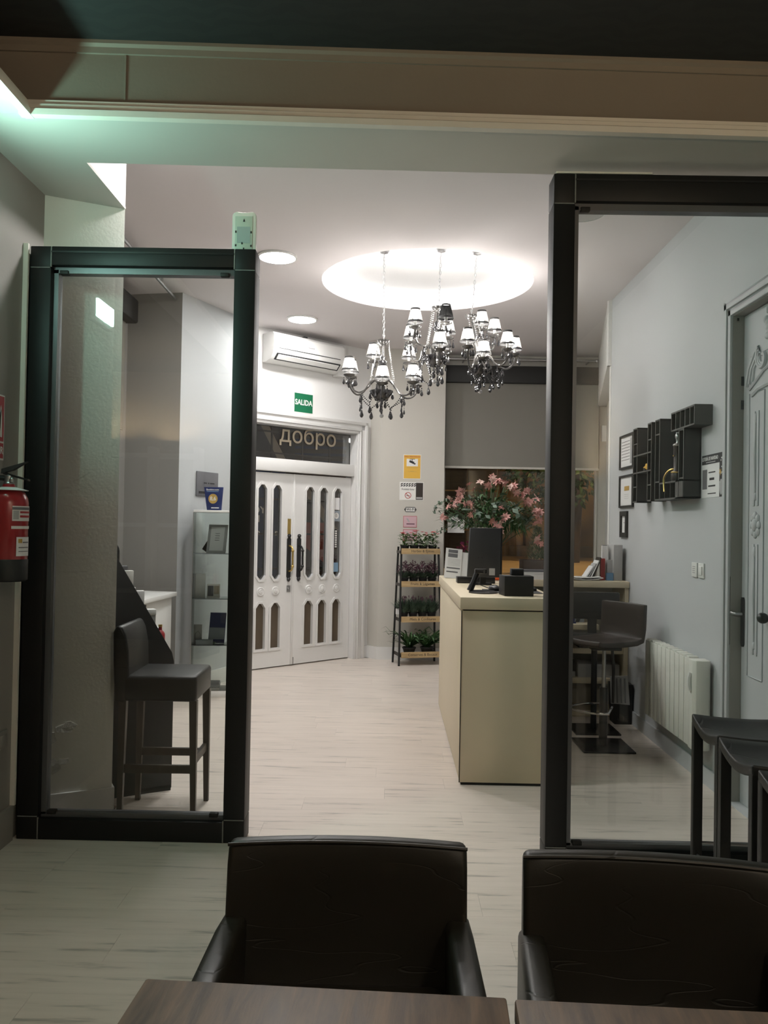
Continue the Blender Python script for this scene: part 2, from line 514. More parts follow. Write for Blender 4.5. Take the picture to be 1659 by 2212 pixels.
FACE_CAM = (PI / 2, 0, 0)        # text reads from -Y
FACE_LEFT = (PI / 2, 0, -PI / 2)  # text on a wall whose face looks towards -X

def text(name, s, size, parent, loc, rot, material, ext=0.0008, align='CENTER', sx=1.0, bold=0.0):
    cu = bpy.data.curves.new(name, 'FONT')
    cu.body = s
    cu.size = size
    cu.extrude = ext
    cu.offset = bold
    cu.align_x = align
    cu.align_y = 'CENTER'
    cu.resolution_u = 3
    tmp = bpy.data.objects.new('tmp_text', cu)
    COL.objects.link(tmp)
    dg = bpy.context.evaluated_depsgraph_get()
    me = bpy.data.meshes.new_from_object(tmp.evaluated_get(dg))
    bpy.data.objects.remove(tmp)
    bpy.data.curves.remove(cu)
    me.materials.clear()
    me.materials.append(M[material])
    o = bpy.data.objects.new(name, me)
    COL.objects.link(o)
    if parent is not None:
        o.parent = parent
    o.location = loc
    o.rotation_euler = rot
    o.scale = (sx, 1, 1)
    return o

def bez(p0, p1, p2, p3, n=10):
    p0, p1, p2, p3 = map(Vector, (p0, p1, p2, p3))
    out = []
    for i in range(n + 1):
        t = i / n
        out.append(p0 * (1 - t) ** 3 + p1 * 3 * t * (1 - t) ** 2 + p2 * 3 * t * t * (1 - t) + p3 * t ** 3)
    return out

def arc(cx, cy, r, a0, a1, n=10):
    return [(cx + r * math.cos(a0 + (a1 - a0) * i / n), cy + r * math.sin(a0 + (a1 - a0) * i / n)) for i in range(n + 1)]

# ================================================================== THE SETTING
ZC = 3.42      # far ceiling
ZN = 3.335     # near ceiling
ZS = 3.045     # soffit under the beam
RW = 1.85      # right wall
LW = -1.715    # left wall of the near room

# ---- floor: screed with loose-laid boards on it
floor = struct('floor', MB().prism([(-4.2, -2.6), (RW, -2.6), (RW, 7.1), (2.36, 9.5), (0.57, 9.5), (-0.30, 9.5), (-1.75, 8.1), (-2.3, 8.0), (-2.3, 2.7), (-4.2, 2.7)], -0.06, -0.012), 'screed')
plank_me = MB().box(-0.5, 0.5, -0.5, 0.5, -0.5, 0.5).mesh('floor_plank', smooth=0)
plank_me.materials.append(M['plank'])
def xl(y):
    if y < 4.0: return LW
    if y < 4.36: return -1.38
    if y < 7.08: return -2.3
    if y < 7.9: return -1.81 + (y - 7.08) * 0.44
    return (y - 9.72) / 0.975
def xr(y):
    if y < 7.1: return RW
    if y < 9.17: return RW + 0.21 * (y - 7.1)
    return 0.4
PW = 0.19
nrow = 41
for i in range(nrow):
    y0 = 1.45 + i * PW
    ym = y0 + PW / 2
    a, b = min(xl(y0), xl(y0 + PW)), max(xr(y0), xr(y0 + PW))
    if y0 > 8.9:
        b = 0.55
    x = a
    first = random.uniform(0.25, 1.3)
    while x < b - 0.02:
        x2 = min(b, x + (first if x == a else 1.38))
        if b - x2 < 0.18:
            x2 = b
        inst(plank_me, 'floor_plank', floor, ((x + x2) / 2, ym, -0.006), scale=(x2 - x - 0.0008, PW - 0.0006, 0.012))
        x = x2
struct('floor_rear', MB().box(-4.2, RW, -2.6, 1.45, -0.012, 0.0).box(-4.2, LW, 1.45, 2.7, -0.012, 0.0), 'plank')

# ---- far ceiling with the round recess
CC, CR = (0.255, 6.68), 0.845
mb = MB()
n = 72
X0, X1, Y0, Y1 = -2.5, 2.6, 3.60, 9.75
inner, outer = [], []
for k in range(n):
    a = 2 * PI * k / n + PI / n
    c, s = math.cos(a), math.sin(a)
    inner.append((CC[0] + CR * c, CC[1] + CR * s))
    t = min(((X1 if c > 0 else X0) - CC[0]) / c if abs(c) > 1e-9 else 1e9, ((Y1 if s > 0 else Y0) - CC[1]) / s if abs(s) > 1e-9 else 1e9)
    outer.append((CC[0] + t * c, CC[1] + t * s))
vs = [(p[0], p[1], ZC) for p in inner] + [(p[0], p[1], ZC) for p in outer] + [(p[0], p[1], ZC + 0.03) for p in inner] + [(p[0], p[1], ZC + 0.03) for p in outer]
fs = []
for k in range(n):
    k2 = (k + 1) % n
    fs += [(k, k2, n + k2, n + k), (2 * n + k2, 2 * n + k, 3 * n + k, 3 * n + k2), (k2, k, 2 * n + k, 2 * n + k2)]
mb.add(vs, fs)
for cx, cy in ((X0, Y0), (X1, Y0), (X0, Y1), (X1, Y1)):   # square off the corners left between the rays
    near = sorted(range(n), key=lambda k: (outer[k][0] - cx) ** 2 + (outer[k][1] - cy) ** 2)[:2]
    mb.add([(cx, cy, ZC), (*outer[near[0]], ZC), (*outer[near[1]], ZC)], [(0, 1, 2)])
struct('ceiling', mb, 'ceil_far', smooth=0)
rec = struct('ceiling_recess', MB().lathe([(CR + 0.001, 0.03), (CR + 0.001, 0.135), (0, 0.1351)], 72, (CC[0], CC[1], ZC), caps=False), 'ceil_white')
led = MB().tube([(CC[0] + (CR - 0.012) * math.cos(2 * PI * k / 72), CC[1] + (CR - 0.012) * math.sin(2 * PI * k / 72), ZC + 0.05) for k in range(73)], 0.011, 6, caps=False)
led.build('led_strip', 'cove_led', rec)

# ---- near ceiling, beam, soffit, bulkhead
struct('ceiling_near', MB().box(-4.2, RW, -2.6, 3.36, ZN, ZN + 0.05), 'ceil_near')
bf = lambda x: 3.27 + 0.037 * x          # front face of the beam
bb = lambda x: 3.685 + 0.026 * x         # back face of the beam
def slab(mb, z0, z1, x0, x1, f0, f1, g0, g1):
    mb.hexa([(x0, f0, z0), (x1, f1, z0), (x1, g1, z0), (x0, g0, z0)], [(x0, f0, z1), (x1, f1, z1), (x1, g1, z1), (x0, g0, z1)])
mb = MB()
slab(mb, ZS + 0.012, ZC + 0.03, LW, RW, bf(LW), bf(RW), bb(LW), bb(RW))
mb.box(LW, -1.455, -2.6, bf(-1.5), ZS + 0.012, 3.10)
beam = struct('beam', mb, 'beam')
MB().box(-1.078, -1.070, bf(-1.07) - 0.004, bf(-1.07) + 0.01, ZS + 0.05, ZN).build('joint_strip', 'beam', beam)
mb = MB()
slab(mb, ZS, ZS + 0.012, LW, RW, bf(LW), bf(RW), bb(LW), bb(RW))
mb.box(LW, -1.455, -2.6, bf(LW), ZS, ZS + 0.012).hexa([(LW, bf(LW), ZS + 0.001), (-1.455, bf(LW), ZS + 0.001), (-1.455, bf(-1.455) + 0.01, ZS + 0.001), (LW, bf(LW) + 0.001, ZS + 0.001)], [(LW, bf(LW), ZS + 0.01), (-1.455, bf(LW), ZS + 0.01), (-1.455, bf(-1.455) + 0.01, ZS + 0.01), (LW, bf(LW) + 0.001, ZS + 0.01)])
mb.prism([(LW, bb(LW)), (-1.375, bb(-1.375)), (-1.375, 4.19), (LW, 4.02)], ZS, ZS + 0.012)
struct('soffit', mb, 'soffit')
# stepped plaster cornice along the beam and the bulkhead
prof = [(0.0, 3.098), (0.012, 3.098), (0.012, 3.084), (0.022, 3.078), (0.022, 3.062), (0.034, 3.054), (0.034, 3.030), (0.0, 3.030)]
def moulding(mb, prof, a, b, out):
    n = len(prof)
    a, b, out = Vector(a), Vector(b), Vector(out)
    vs = [(a.x + out.x * d, a.y + out.y * d, z) for d, z in prof] + [(b.x + out.x * d, b.y + out.y * d, z) for d, z in prof]
    fs = [tuple(range(n)), tuple(range(n, 2 * n))[::-1]] + [((i + 1) % n, i, n + i, n + (i + 1) % n) for i in range(n)]
    mb.add(vs, fs)
mb = MB(); moulding(mb, prof, (-1.47, bf(-1.47), 0), (RW, bf(RW), 0), (0.037, -1, 0))
struct('trim_1', mb, 'cornice', smooth=0)
mb = MB(); moulding(mb, [(d_, z_ - 0.0015) for d_, z_ in prof], (-1.456, -2.6, 0), (-1.456, bf(-1.455) + 0.004, 0), (1, 0, 0))
struct('trim_2', mb, 'cornice', smooth=0)
prof2 = [(0.0, ZN - 0.045), (0.010, ZN - 0.045), (0.012, ZN - 0.022), (0.026, ZN - 0.014), (0.026, ZN), (0.0, ZN)]
mb = MB(); moulding(mb, prof2, (LW, bf(LW), 0), (RW, bf(RW), 0), (0.037, -1, 0))
struct('trim_3', mb, 'beam', smooth=0)

# ---- left walls
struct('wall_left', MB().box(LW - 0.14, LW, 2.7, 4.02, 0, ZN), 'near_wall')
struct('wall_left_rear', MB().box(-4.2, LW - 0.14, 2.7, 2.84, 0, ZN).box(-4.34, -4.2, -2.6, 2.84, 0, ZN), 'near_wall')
struct('wall_left_return', MB().prism([(LW - 0.14, 4.02), (LW, 4.02), (-1.378, 4.19), (-1.47, 4.36), (-2.44, 4.36), (-2.44, 4.1)], 0, ZS + 0.006), 'wall_return')
struct('wall_left_bulkhead', MB().prism([(LW, bb(LW) + 0.002), (-1.377, bb(-1.377) + 0.002), (-1.377, 4.19), (-1.46, 4.36), (-2.44, 4.36), (-2.44, bb(LW) + 0.002)], ZS + 0.012, ZC), 'wall')
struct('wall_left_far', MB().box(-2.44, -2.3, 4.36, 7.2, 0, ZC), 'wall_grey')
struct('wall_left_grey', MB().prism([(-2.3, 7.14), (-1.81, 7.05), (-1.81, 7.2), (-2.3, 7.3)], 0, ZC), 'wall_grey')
struct('wall_left_splay', MB().prism([(-1.81, 7.05), (-1.45, 7.90), (-1.62, 8.07), (-1.99, 7.9), (-1.95, 7.1)], 0, ZC), 'wall_cool')
mb = MB(); mb.prism([(LW, 4.005), (-1.362, 4.182), (-1.455, 4.36), (-1.47, 4.36), (-1.378, 4.19), (LW, 4.02)], 0, 0.13)
struct('baseboard_left', mb, 'wall')
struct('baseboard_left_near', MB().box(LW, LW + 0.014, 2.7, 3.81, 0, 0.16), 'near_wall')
struct('baseboard_left_far', MB().prism([(-1.81, 7.05), (-1.45, 7.90), (-1.436, 7.894), (-1.796, 7.04)], 0, 0.13), 'wall')
struct('trim_4', MB().box(LW, LW + 0.022, 3.80, 3.815, 0.16, 2.735), 'cornice')
# plaster flaking off the return wall near its foot
ret = bpy.data.objects['wall_left_return']
for i in range(11):
    t = random.uniform(0.05, 0.55)
    z = random.uniform(0.22, 0.46)
    px, py = LW + (0.337) * t, 4.02 + 0.17 * t
    w = random.uniform(0.02, 0.05)
    pts = [(w * random.uniform(0.6, 1.2) * math.cos(a), w * 0.55 * random.uniform(0.5, 1.2) * math.sin(a)) for a in [k * PI / 4 for k in range(8)]]
    MB().prism(pts, -0.006, 0.001, 'y').build('plaster_flake', 'peel', ret, loc=(px, py - 0.001, z), rot=(random.uniform(-0.12, 0.05), 0, 0.465))

# ---- right wall with the carved door's opening
DY0, DY1, DZ = 3.70, 4.553, 2.645
struct('wall_right', MB().box(RW, RW + 0.16, -2.6, DY0, 0, ZC).box(RW, RW + 0.16, DY1, 7.1, 0, ZC).box(RW, RW + 0.16, DY0, DY1, DZ, ZC), 'wall_cool')
struct('wall_right_far', MB().prism([(RW - 0.03, 7.1), (2.33, 9.5), (2.5, 9.5), (2.06, 7.1)], 2.86, ZC).prism([(RW + 0.10, 7.1), (2.43, 9.5), (2.55, 9.5), (2.06, 7.1)], 0, 2.86), 'wall')
struct('trim_5', MB().box(RW - 0.03, RW + 0.12, 7.08, 7.13, 2.86, ZC).box(RW - 0.004, RW + 0.12, 7.08, 7.13, 0, 2.86), 'wall')
struct('baseboard_right', MB().box(RW - 0.013, RW, DY1 + 0.09, 6.56, 0, 0.10), 'wall_cool')
# ---- far window wall and pier
struct('wall_back', MB().box(2.34, 2.65, 9.44, 9.6, 0, ZC).box(0.57, 2.5, 9.46, 9.6, 0, 0.72).box(0.57, 2.5, 9.46, 9.6, 3.28, ZC), 'pier')
struct('wall_back_pier', MB().prism([(-0.13, 9.17), (0.575, 9.17), (0.575, 9.62), (-0.40, 9.62), (-0.245, 9.29)], 0, ZC), 'pier')
struct('baseboard_back', MB().prism([(-0.137, 9.155), (0.59, 9.155), (0.59, 9.3), (-0.252, 9.3), (-0.258, 9.28)], 0, 0.135), 'wall')
# window 1
w1 = struct_root('window_1', (0.575, 9.52, 0))
f = MB()
for x in (0.0, 1.735):
    f.box(x, x + 0.03, -0.03, 0.03, 0.72, 3.28)
f.box(0, 1.765, -0.03, 0.03, 0.72, 0.78).box(0, 1.765, -0.03, 0.03, 3.22, 3.28)
f.build('window_frame', 'pier', w1, bevel=0.003)
for a, b in ((0.03, 1.735),):
    MB().box(a, b, -0.004, 0.004, 0.78, 3.22).build('pane', 'pane_win', w1)
MB().box(-0.005, 1.765, -0.14, -0.03, 0.70, 0.735).build('window_sill', 'white', w1, bevel=0.004)

# ---- entrance wall (turned 44.3 degrees); local x runs along the wall, local y points out to the street
DR = math.radians(44.3)
DO = (-1.032, 8.669, 0)
struct('wall_entrance', MB().box(-1.02, -0.80, -0.10, 0.08, 0, ZC).box(0.80, 1.10, -0.10, 0.08, 0, ZC).box(-0.80, 0.80, -0.10, 0.08, 2.48, ZC), 'wall', loc=DO, rot=(0, 0, DR))
struct('baseboard_entrance', MB().box(0.935, 1.0, -0.115, -0.10, 0, 0.135), 'wall', loc=DO, rot=(0, 0, DR))
d1 = struct_root('door_1', DO, DR)
cas = MB()
cprof = [(0.0, 0.018), (0.03, 0.030), (0.05, 0.022), (0.09, 0.026), (0.13, 0.04)]   # (outward from opening, proud of wall)
def casing(mb, x0, x1, zt, steps, zb=0.0, y=-0.10):
    for a, b, p in steps:
        mb.box(x0 - b, x0 - a, y - p, y, zb, zt + b)
        mb.box(x1 + a, x1 + b, y - p, y, zb, zt + b)
        mb.box(x0 - b, x1 + b, y - p, y, zt + a, zt + b)
casing(cas, -0.80, 0.80, 2.47, [(0.0, 0.03, 0.016), (0.03, 0.042, 0.030), (0.042, 0.095, 0.022), (0.095, 0.13, 0.036)])
cas.build('casing', 'white', d1, bevel=0.003)
jb = MB().box(-0.80, -0.792, -0.10, 0.06, 0, 2.48).box(0.792, 0.80, -0.10, 0.06, 0, 2.48).box(-0.80, 0.80, -0.10, 0.06, 2.466, 2.48)
jb.build('jamb', 'white', d1)
MB().box(-0.792, 0.792, -0.075, 0.045, 2.0, 2.13).build('transom_bar', 'white', d1, bevel=0.006)
MB().box(-0.79, 0.79, 0.004, 0.012, 2.13, 2.466).build('transom_pane', 'pane_win', d1)
grille = MB()
for x in (-0.60, -0.20, 0.20, 0.58):
    grille.box(x - 0.008, x + 0.008, 0.10, 0.116, 0.05, 2.47)
for z in (2.20, 2.42, 1.72, 1.36, 1.0):
    grille.box(-0.79, 0.79, 0.10, 0.116, z - 0.008, z + 0.008)
grille.build('outer_grille', 'facade', d1)
text('transom_lettering', '\u0434\u043e\u0431\u0440\u043e', 0.235, d1, (0.20, -0.001, 2.385), FACE_CAM, 'letter_tan', sx=1.1, bold=0.001)

def oct_poly(xc, w, z0, z1, both=True):
    h = w / 2
    ch = h * 0.75
    p = [(xc - h, z0 + (ch if both else 0))] if both else [(xc - h, z0)]
    if both:
        p = [(xc - h, z0 + ch * 1.1), (xc - h * 0.35, z0), (xc + h * 0.35, z0), (xc + h, z0 + ch * 1.1)]
    else:
        p = [(xc - h, z0), (xc + h, z0)]
    p += [(xc + h, z1 - ch * 1.1), (xc + h * 0.35, z1), (xc - h * 0.35, z1), (xc - h, z1 - ch * 1.1)]
    return p

def frame_ring(mb, poly, grow, y0, y1):
    """a moulding that follows a polygon in the xz plane"""
    cx = sum(p[0] for p in poly) / len(poly)
    n = len(poly)
    out = []
    for i in range(n):
        a, b, c = Vector(poly[i - 1]), Vector(poly[i]), Vector(poly[(i + 1) % n])
        e1, e2 = (b - a).normalized(), (c - b).normalized()
        n1, n2 = Vector((e1.y, -e1.x)), Vector((e2.y, -e2.x))
        nn = (n1 + n2).normalized()
        out.append(b + nn * grow / max(0.3, nn.dot(n1)))
    vs = [(p[0], y0, p[1]) for p in poly] + [(p[0], y0, p[1]) for p in out] + [(p[0], y1, p[1]) for p in poly] + [(p[0], y1, p[1]) for p in out]
    fs = []
    for i in range(n):
        j = (i + 1) % n
        fs += [(i, j, n + j, n + i), (2 * n + j, 2 * n + i, 3 * n + i, 3 * n + j), (n + i, n + j, 3 * n + j, 3 * n + i), (j, i, 2 * n + i, 2 * n + j)]
    mb.add(vs, fs)

def holed_leaf(x0, x1, z0, z1, holes, y0, y1):
    """a door leaf with polygon openings, cut with a triangle fill"""
    bm = bmesh.new()
    loops = [[(x0, z0), (x1, z0), (x1, z1), (x0, z1)]] + holes
    edges = []
    for lp in loops:
        vv = [bm.verts.new((p[0], y0, p[1])) for p in lp]
        for i in range(len(vv)):
            edges.append(bm.edges.new((vv[i], vv[(i + 1) % len(vv)])))
    bmesh.ops.triangle_fill(bm, edges=edges, use_beauty=True)
    r = bmesh.ops.extrude_face_region(bm, geom=list(bm.faces))
    bmesh.ops.translate(bm, verts=[v for v in r['geom'] if isinstance(v, bmesh.types.BMVert)], vec=(0, y1 - y0, 0))
    bmesh.ops.recalc_face_normals(bm, faces=bm.faces)
    me = bpy.data.meshes.new('door_leaf')
    bm.to_mesh(me); bm.free()
    return me

XC = (0.215, 0.40, 0.60)
def make_leaf(sgn):
    x0, x1 = (0.004, 0.788) if sgn > 0 else (-0.788, -0.004)
    upper = [oct_poly(sgn * x, 0.105, 0.90, 1.86) for x in XC]
    lower = [oct_poly(sgn * x, 0.115, 0.20, 0.66, both=False) for x in XC]
    me = holed_leaf(x0, x1, 0.012, 1.985, upper + lower, -0.022, 0.022)
    me.materials.append(M['white'])
    leaf = bpy.data.objects.new('door_leaf', me)
    COL.objects.link(leaf)
    leaf.parent = d1
    for poly in upper + lower:
        mb = MB(); frame_ring(mb, poly, 0.022, -0.034, -0.02)
        mb.build('pane_moulding', 'white', leaf, smooth=0)
    for k, x in enumerate(XC):
        MB().box(sgn * x - 0.06, sgn * x + 0.06, -0.003, 0.003, 0.89, 1.87).build('pane', 'pane_win', leaf)
        MB().box(sgn * x - 0.06, sgn * x + 0.06, 0.004, 0.012, 0.19, 0.67).build('pane', 'frost', leaf)
        mtx = Matrix.Translation((sgn * x, -0.022, 0.78)) @ Matrix.Rotation(PI / 2, 4, 'X')
        MB().lathe([(0.047, 0), (0.047, 0.006), (0.040, 0.012), (0.034, 0.008), (0.026, 0.008), (0.022, 0.016), (0.010, 0.016), (0.0, 0.02)], 24, mtx=mtx).build('rosette', 'white', leaf)
    return leaf
leafR = make_leaf(1)
leafL = make_leaf(-1)
MB().box(-0.012, 0.012, -0.034, -0.02, 0.012, 1.985).build('meeting_strip', 'white', leafL, bevel=0.004)
def pull_handle(leaf, x, grip):
    h = MB().prism(oct_poly(x, 0.050, 0.90, 1.33), -0.032, -0.022, 'y')
    h.lathe([(0.0, 0), (0.014, 0.01), (0.022, 0.03), (0.014, 0.045), (0.0, 0.05)], 10, (x, -0.03, 1.315))
    h.lathe([(0.0, 0), (0.014, 0.01), (0.022, 0.03), (0.014, 0.045), (0.0, 0.05)], 10, (x, -0.03, 0.868))
    h.build('handle_plate', 'black_gl', leaf)
    g = MB().tube(bez((x, -0.03, 1.24), (x, -0.10, 1.24), (x, -0.095, 1.19), (x, -0.09, 1.12), 8) + bez((x, -0.09, 1.10), (x, -0.095, 1.03), (x, -0.10, 0.98), (x, -0.03, 0.98), 8)[1:], [0.010] * 9 + [0.014] * 0 + [0.010] * 8, 8)
    g.ball((x, -0.092, 1.19), 0.017).ball((x, -0.092, 1.03), 0.017)
    g.build('pull_handle', grip, leaf)
pull_handle(leafR, 0.075, 'black_gl')
pull_handle(leafL, -0.055, 'brass')
MB().box(-0.075, -0.035, -0.027, -0.02, 1.36, 1.52).build('notice_plate', 'brass', leafL)
MB().box(-0.072, -0.028, -0.028, -0.02, 0.765, 0.83).lathe([(0.012, 0), (0.012, 0.012), (0, 0.013)], 10, mtx=Matrix.Translation((-0.05, -0.026, 0.797)) @ Matrix.Rotation(PI / 2, 4, 'X')).build('lock', 'steel', leafL)
MB().box(0.005, 0.028, -0.032, -0.02, 0.015, 0.085).build('floor_bolt', 'steel', leafR)
xs = XC[2]
MB().box(xs - 0.05, xs + 0.045, -0.0055, -0.004, 1.63, 1.76).build('notice', 'paper', leafR)
MB().box(xs - 0.045, xs + 0.048, -0.0055, -0.004, 1.505, 1.62).build('sticker', 'sticker_grey', leafR)
mtx = Matrix.Translation((xs, -0.0055, 1.565)) @ Matrix.Rotation(PI / 2, 4, 'X')
MB().lathe([(0.034, 0), (0.034, 0.001), (0.020, 0.001), (0.02, 0.0)], 20, mtx=mtx).build('sticker_ring', 'sign_white', leafR)
MB().box(xs - 0.024, xs + 0.016, -0.0055, -0.004, 1.21, 1.42).build('sticker', 'ink', leafR)
for k in range(8):
    MB().box(xs - 0.018, xs + 0.010, -0.0065, -0.0055, 1.220 + k * 0.024, 1.237 + k * 0.024).build('sticker_mark', 'sign_white', leafR)
MB().box(xs - 0.048, xs + 0.036, -0.0055, -0.004, 0.955, 1.055).build('sticker', 'sticker_blue', leafR)

# ---- carved white door in the right wall
d2 = struct_root('door_2', (RW, 0, 0))
cas = MB()
for a, b, p in [(0.0, 0.03, 0.016), (0.03, 0.042, 0.008), (0.042, 0.075, 0.022), (0.075, 0.09, 0.012)]:
    cas.box(-p, 0, DY0 - b, DY0 - a, 0, DZ + b)
    cas.box(-p, 0, DY1 + a, DY1 + b, 0, DZ + b)
    cas.box(-p, 0, DY0 - b, DY1 + b, DZ + a, DZ + b)
cas.build('casing', 'wall_cool', d2, bevel=0.002)
MB().box(0, 0.06, DY1 - 0.004, DY1 + 0.0, 0, DZ).box(0, 0.06, DY0, DY0 + 0.004, 0, DZ).box(0, 0.06, DY0, DY1, DZ - 0.004, DZ).build('jamb', 'near_wall', d2)
leaf2 = MB().box(0.06, 0.10, DY0 + 0.01, DY1 - 0.006, 0.006, DZ - 0.008).build('door_leaf', 'wall_cool', d2)
for z0, z1 in ((2.26, 2.31), (2.13, 2.18)):
    MB().box(0.045, 0.062, DY1 - 0.008, DY1 - 0.002, z0, z1).build('hinge', 'black', leaf2)
MB().box(0.02, 0.03, DY1 - 0.008, DY1 - 0.002, 2.615, 2.63).build('bolt_keep', 'black', d2)
MB().box(-0.005, 0.16, DY0, DY1, -0.02, 0.004).build('threshold', 'wall_cool', d2)
YR = 4.385
def relief(name, pts, r=0.006):
    return MB().tube([(0.058, y, z) for y, z in pts], r, 6).build(name, 'wall_cool', leaf2)
# thin panel mouldings
for (ya, yb, za, zb) in ((4.29, 4.47, 0.70, 2.20),):
    relief('panel_moulding', [(ya, za), (yb, za), (yb, zb), (ya, zb), (ya, za)], 0.004)
relief('panel_moulding', [(4.16, 0.5), (4.16, 2.2)], 0.004)
relief('panel_moulding', [(3.78, 2.40), (4.46, 2.40)], 0.003)
# spindle shaped inlays
for (za, zb) in ((1.60, 2.10), (0.82, 1.40)):
    for s in (-1, 1):
        y = YR + s * 0.022
        MB().hexa([(0.0545, y - 0.012, za), (0.062, y - 0.012, za), (0.062, y + 0.012, za), (0.0545, y + 0.012, za)],
                  [(0.0545, y - 0.012, zb), (0.062, y - 0.012, zb), (0.062, y + 0.012, zb), (0.0545, y + 0.012, zb)]).build('carved_stave', 'seam' if False else 'wall_cool', leaf2, bevel=0.003)
    MB().tube([(0.056, YR, za + 0.06), (0.054, YR, (za + zb) / 2), (0.056, YR, zb - 0.06)], [0.004, 0.011, 0.004], 8).build('carved_spindle', 'wall_cool', leaf2)
    MB().ball((0.058, YR, za + 0.05), (0.012, 0.016, 0.022)).ball((0.058, YR, zb - 0.04), (0.012, 0.016, 0.03)).build('carved_bud', 'wall_cool', leaf2)
rs = MB().ball((0.056, YR, 1.50), (0.016, 0.03, 0.035), 12, 8)
for k in range(8):
    a = k * PI / 4
    rs.ball((0.058, YR + 0.042 * math.cos(a), 1.50 + 0.05 * math.sin(a)), (0.010, 0.02, 0.022), 8, 5)
rs.build('carved_rosette', 'wall_cool', leaf2)
# scrolled pediment
def spiral(cy, cz, r0_, r1_, a0, a1, n=26):
    return [(cy + (r0_ + (r1_ - r0_) * i / n) * math.cos(a0 + (a1 - a0) * i / n), cz + (r0_ + (r1_ - r0_) * i / n) * math.sin(a0 + (a1 - a0) * i / n)) for i in range(n + 1)]
for k, rr in enumerate((0.014, 0.011, 0.008)):
    off = 0.028 * k
    pts = [(4.50 - off * 1.2, 2.245 + off * 0.3), (4.47 - off, 2.33), (4.40 - off * 0.8, 2.41 - off * 0.6)] + spiral(4.31, 2.37, 0.075 - off * 0.6, 0.012, 0.9, 0.9 - 2.2 * PI * 0.8)
    relief('carved_scroll', pts, rr)
relief('carved_scroll', [(4.47, 2.225), (4.30, 2.30), (4.12, 2.34)], 0.010)
relief('carved_scroll', [(4.44, 2.19), (4.36, 2.215), (4.2, 2.225)], 0.012)
mbp = MB()
for i in range(7):
    mbp.ball((0.058, 4.25 + random.uniform(-0.05, 0.05), 2.47 + i * 0.022), (0.014, 0.035 - 0.003 * i, 0.02), 8, 5)
mbp.build('carved_finial', 'wall_cool', leaf2)
for i in range(5):
    z = (2.02, 1.8, 1.47, 1.15, 0.98)[i]
    relief('carved_tendril', [(4.22, z), (4.20, z + 0.02), (4.17, z + 0.05), (4.12, z + 0.06)], 0.006)
hp = MB().prism([(4.506, 0.86), (4.514, 0.845), (4.53, 0.845), (4.538, 0.86), (4.538, 1.095), (4.53, 1.11), (4.514, 1.11), (4.506, 1.095)], 0.050, 0.060, 'x')
hp = hp.build('lock_plate', 'black_gl', leaf2)
MB().tube([(0.05, 4.522, 1.02), (0.015, 4.522, 1.02), (0.005, 4.535, 1.022), (0.0, 4.60, 1.03), (-0.002, 4.625, 1.038)], [0.009, 0.008, 0.008, 0.007, 0.006], 8).build('lever_handle', 'steel', leaf2)
MB().ball((0.03, 4.225, 1.03), (0.03, 0.028, 0.028), 12, 8).build('door_knob', 'black_gl', leaf2)
MB().box(-0.003, 0.0, DY1 + 0.0, DY1 + 0.006, 0.85, 1.22).build('worn_edge', 'dirt', d2)

# ---- room behind the camera (seen only in the reflections of the glass)
struct('wall_rear', MB().box(-4.2, RW, -2.74, -2.6, 0, ZN), 'near_wall')

# ================================================================== OUTSIDE (through the door and window glass)
struct('pavement_window', MB().box(0.3, 6.5, 9.75, 18.0, 0.55, 0.90), 'pavement')
struct('pavement_street', MB().prism([(-7, 8.6), (-1.95, 8.0), (-0.2, 9.72), (0.3, 9.75), (0.3, 17), (-7, 17)], -0.08, -0.02), 'street_stone')
fb = thing('shop_facade', 'dark shopfront across the street behind the entrance door glass', 'building', (-1.6, 13.2, 0))
MB().box(-3.2, 1.9, 0.05, 0.4, -0.02, 5.2).build('wall', 'facade', fb)
MB().box(-1.6, -0.10, 0.0, 0.05, 0.25, 2.42).build('shop_window', 'facade_blue', fb)
MB().box(-0.06, 0.95, 0.0, 0.05, 0.2, 2.42).build('board', 'facade', fb)
MB().prism([(-0.56, 3.15), (-0.44, 3.15), (-0.10, 2.50), (-0.22, 2.50)], -0.03, 0.05, 'y').build('diagonal_band', 'facade_tan', fb)
MB().prism([(0.10, 2.15), (0.24, 2.15), (0.76, 1.38), (0.62, 1.38)], -0.03, 0.0, 'y').build('diagonal_band', 'facade_tan', fb)
MB().prism([(0.10, 1.50), (0.56, 1.50), (0.68, 0.80), (0.56, 0.86), (0.10, 1.22)], -0.025, 0.0, 'y').build('red_panel', 'facade_red', fb)
MB().box(0.05, 0.95, -0.02, 0.05, 2.45, 3.4).build('shutter', 'facade_blue', fb)
for i in range(8):
    MB().box(0.05, 0.95, -0.035, -0.02, 2.48 + i * 0.115, 2.55 + i * 0.115).build('shutter_slat', 'facade', fb)
text('shop_lettering', 'OY', 0.15, fb, (-0.50, -0.01, 1.68), FACE_CAM, 'sign_white', bold=0.003)
text('shop_lettering', 'M', 0.15, fb, (-0.54, -0.01, 1.54), FACE_CAM, 'sign_white', bold=0.003)
for w_, x_ in (('un', -0.54), ('no', -0.36), ('s', -0.22)):
    text('shop_lettering', w_, 0.13, fb, (x_, -0.01, 1.33), FACE_CAM, 'sign_white', bold=0.002)
MB().box(-1.6, 0.95, -0.35, 0.0, 0.0, 0.60).build('plinth', 'pavement', fb)
tb = thing('stone_building', 'sandstone building with pilasters lit amber beyond the far window', 'building', (2.6, 17.0, 0.9))
MB().box(-2.6, 4.0, 0.0, 0.4, 0, 6).build('wall', 'street_stone', tb)
for x in (-0.35, 0.12, 0.62):
    MB().box(x, x + 0.28, -0.14, 0.0, 0, 1.6).build('pilaster', 'street_stone', tb, bevel=0.02)
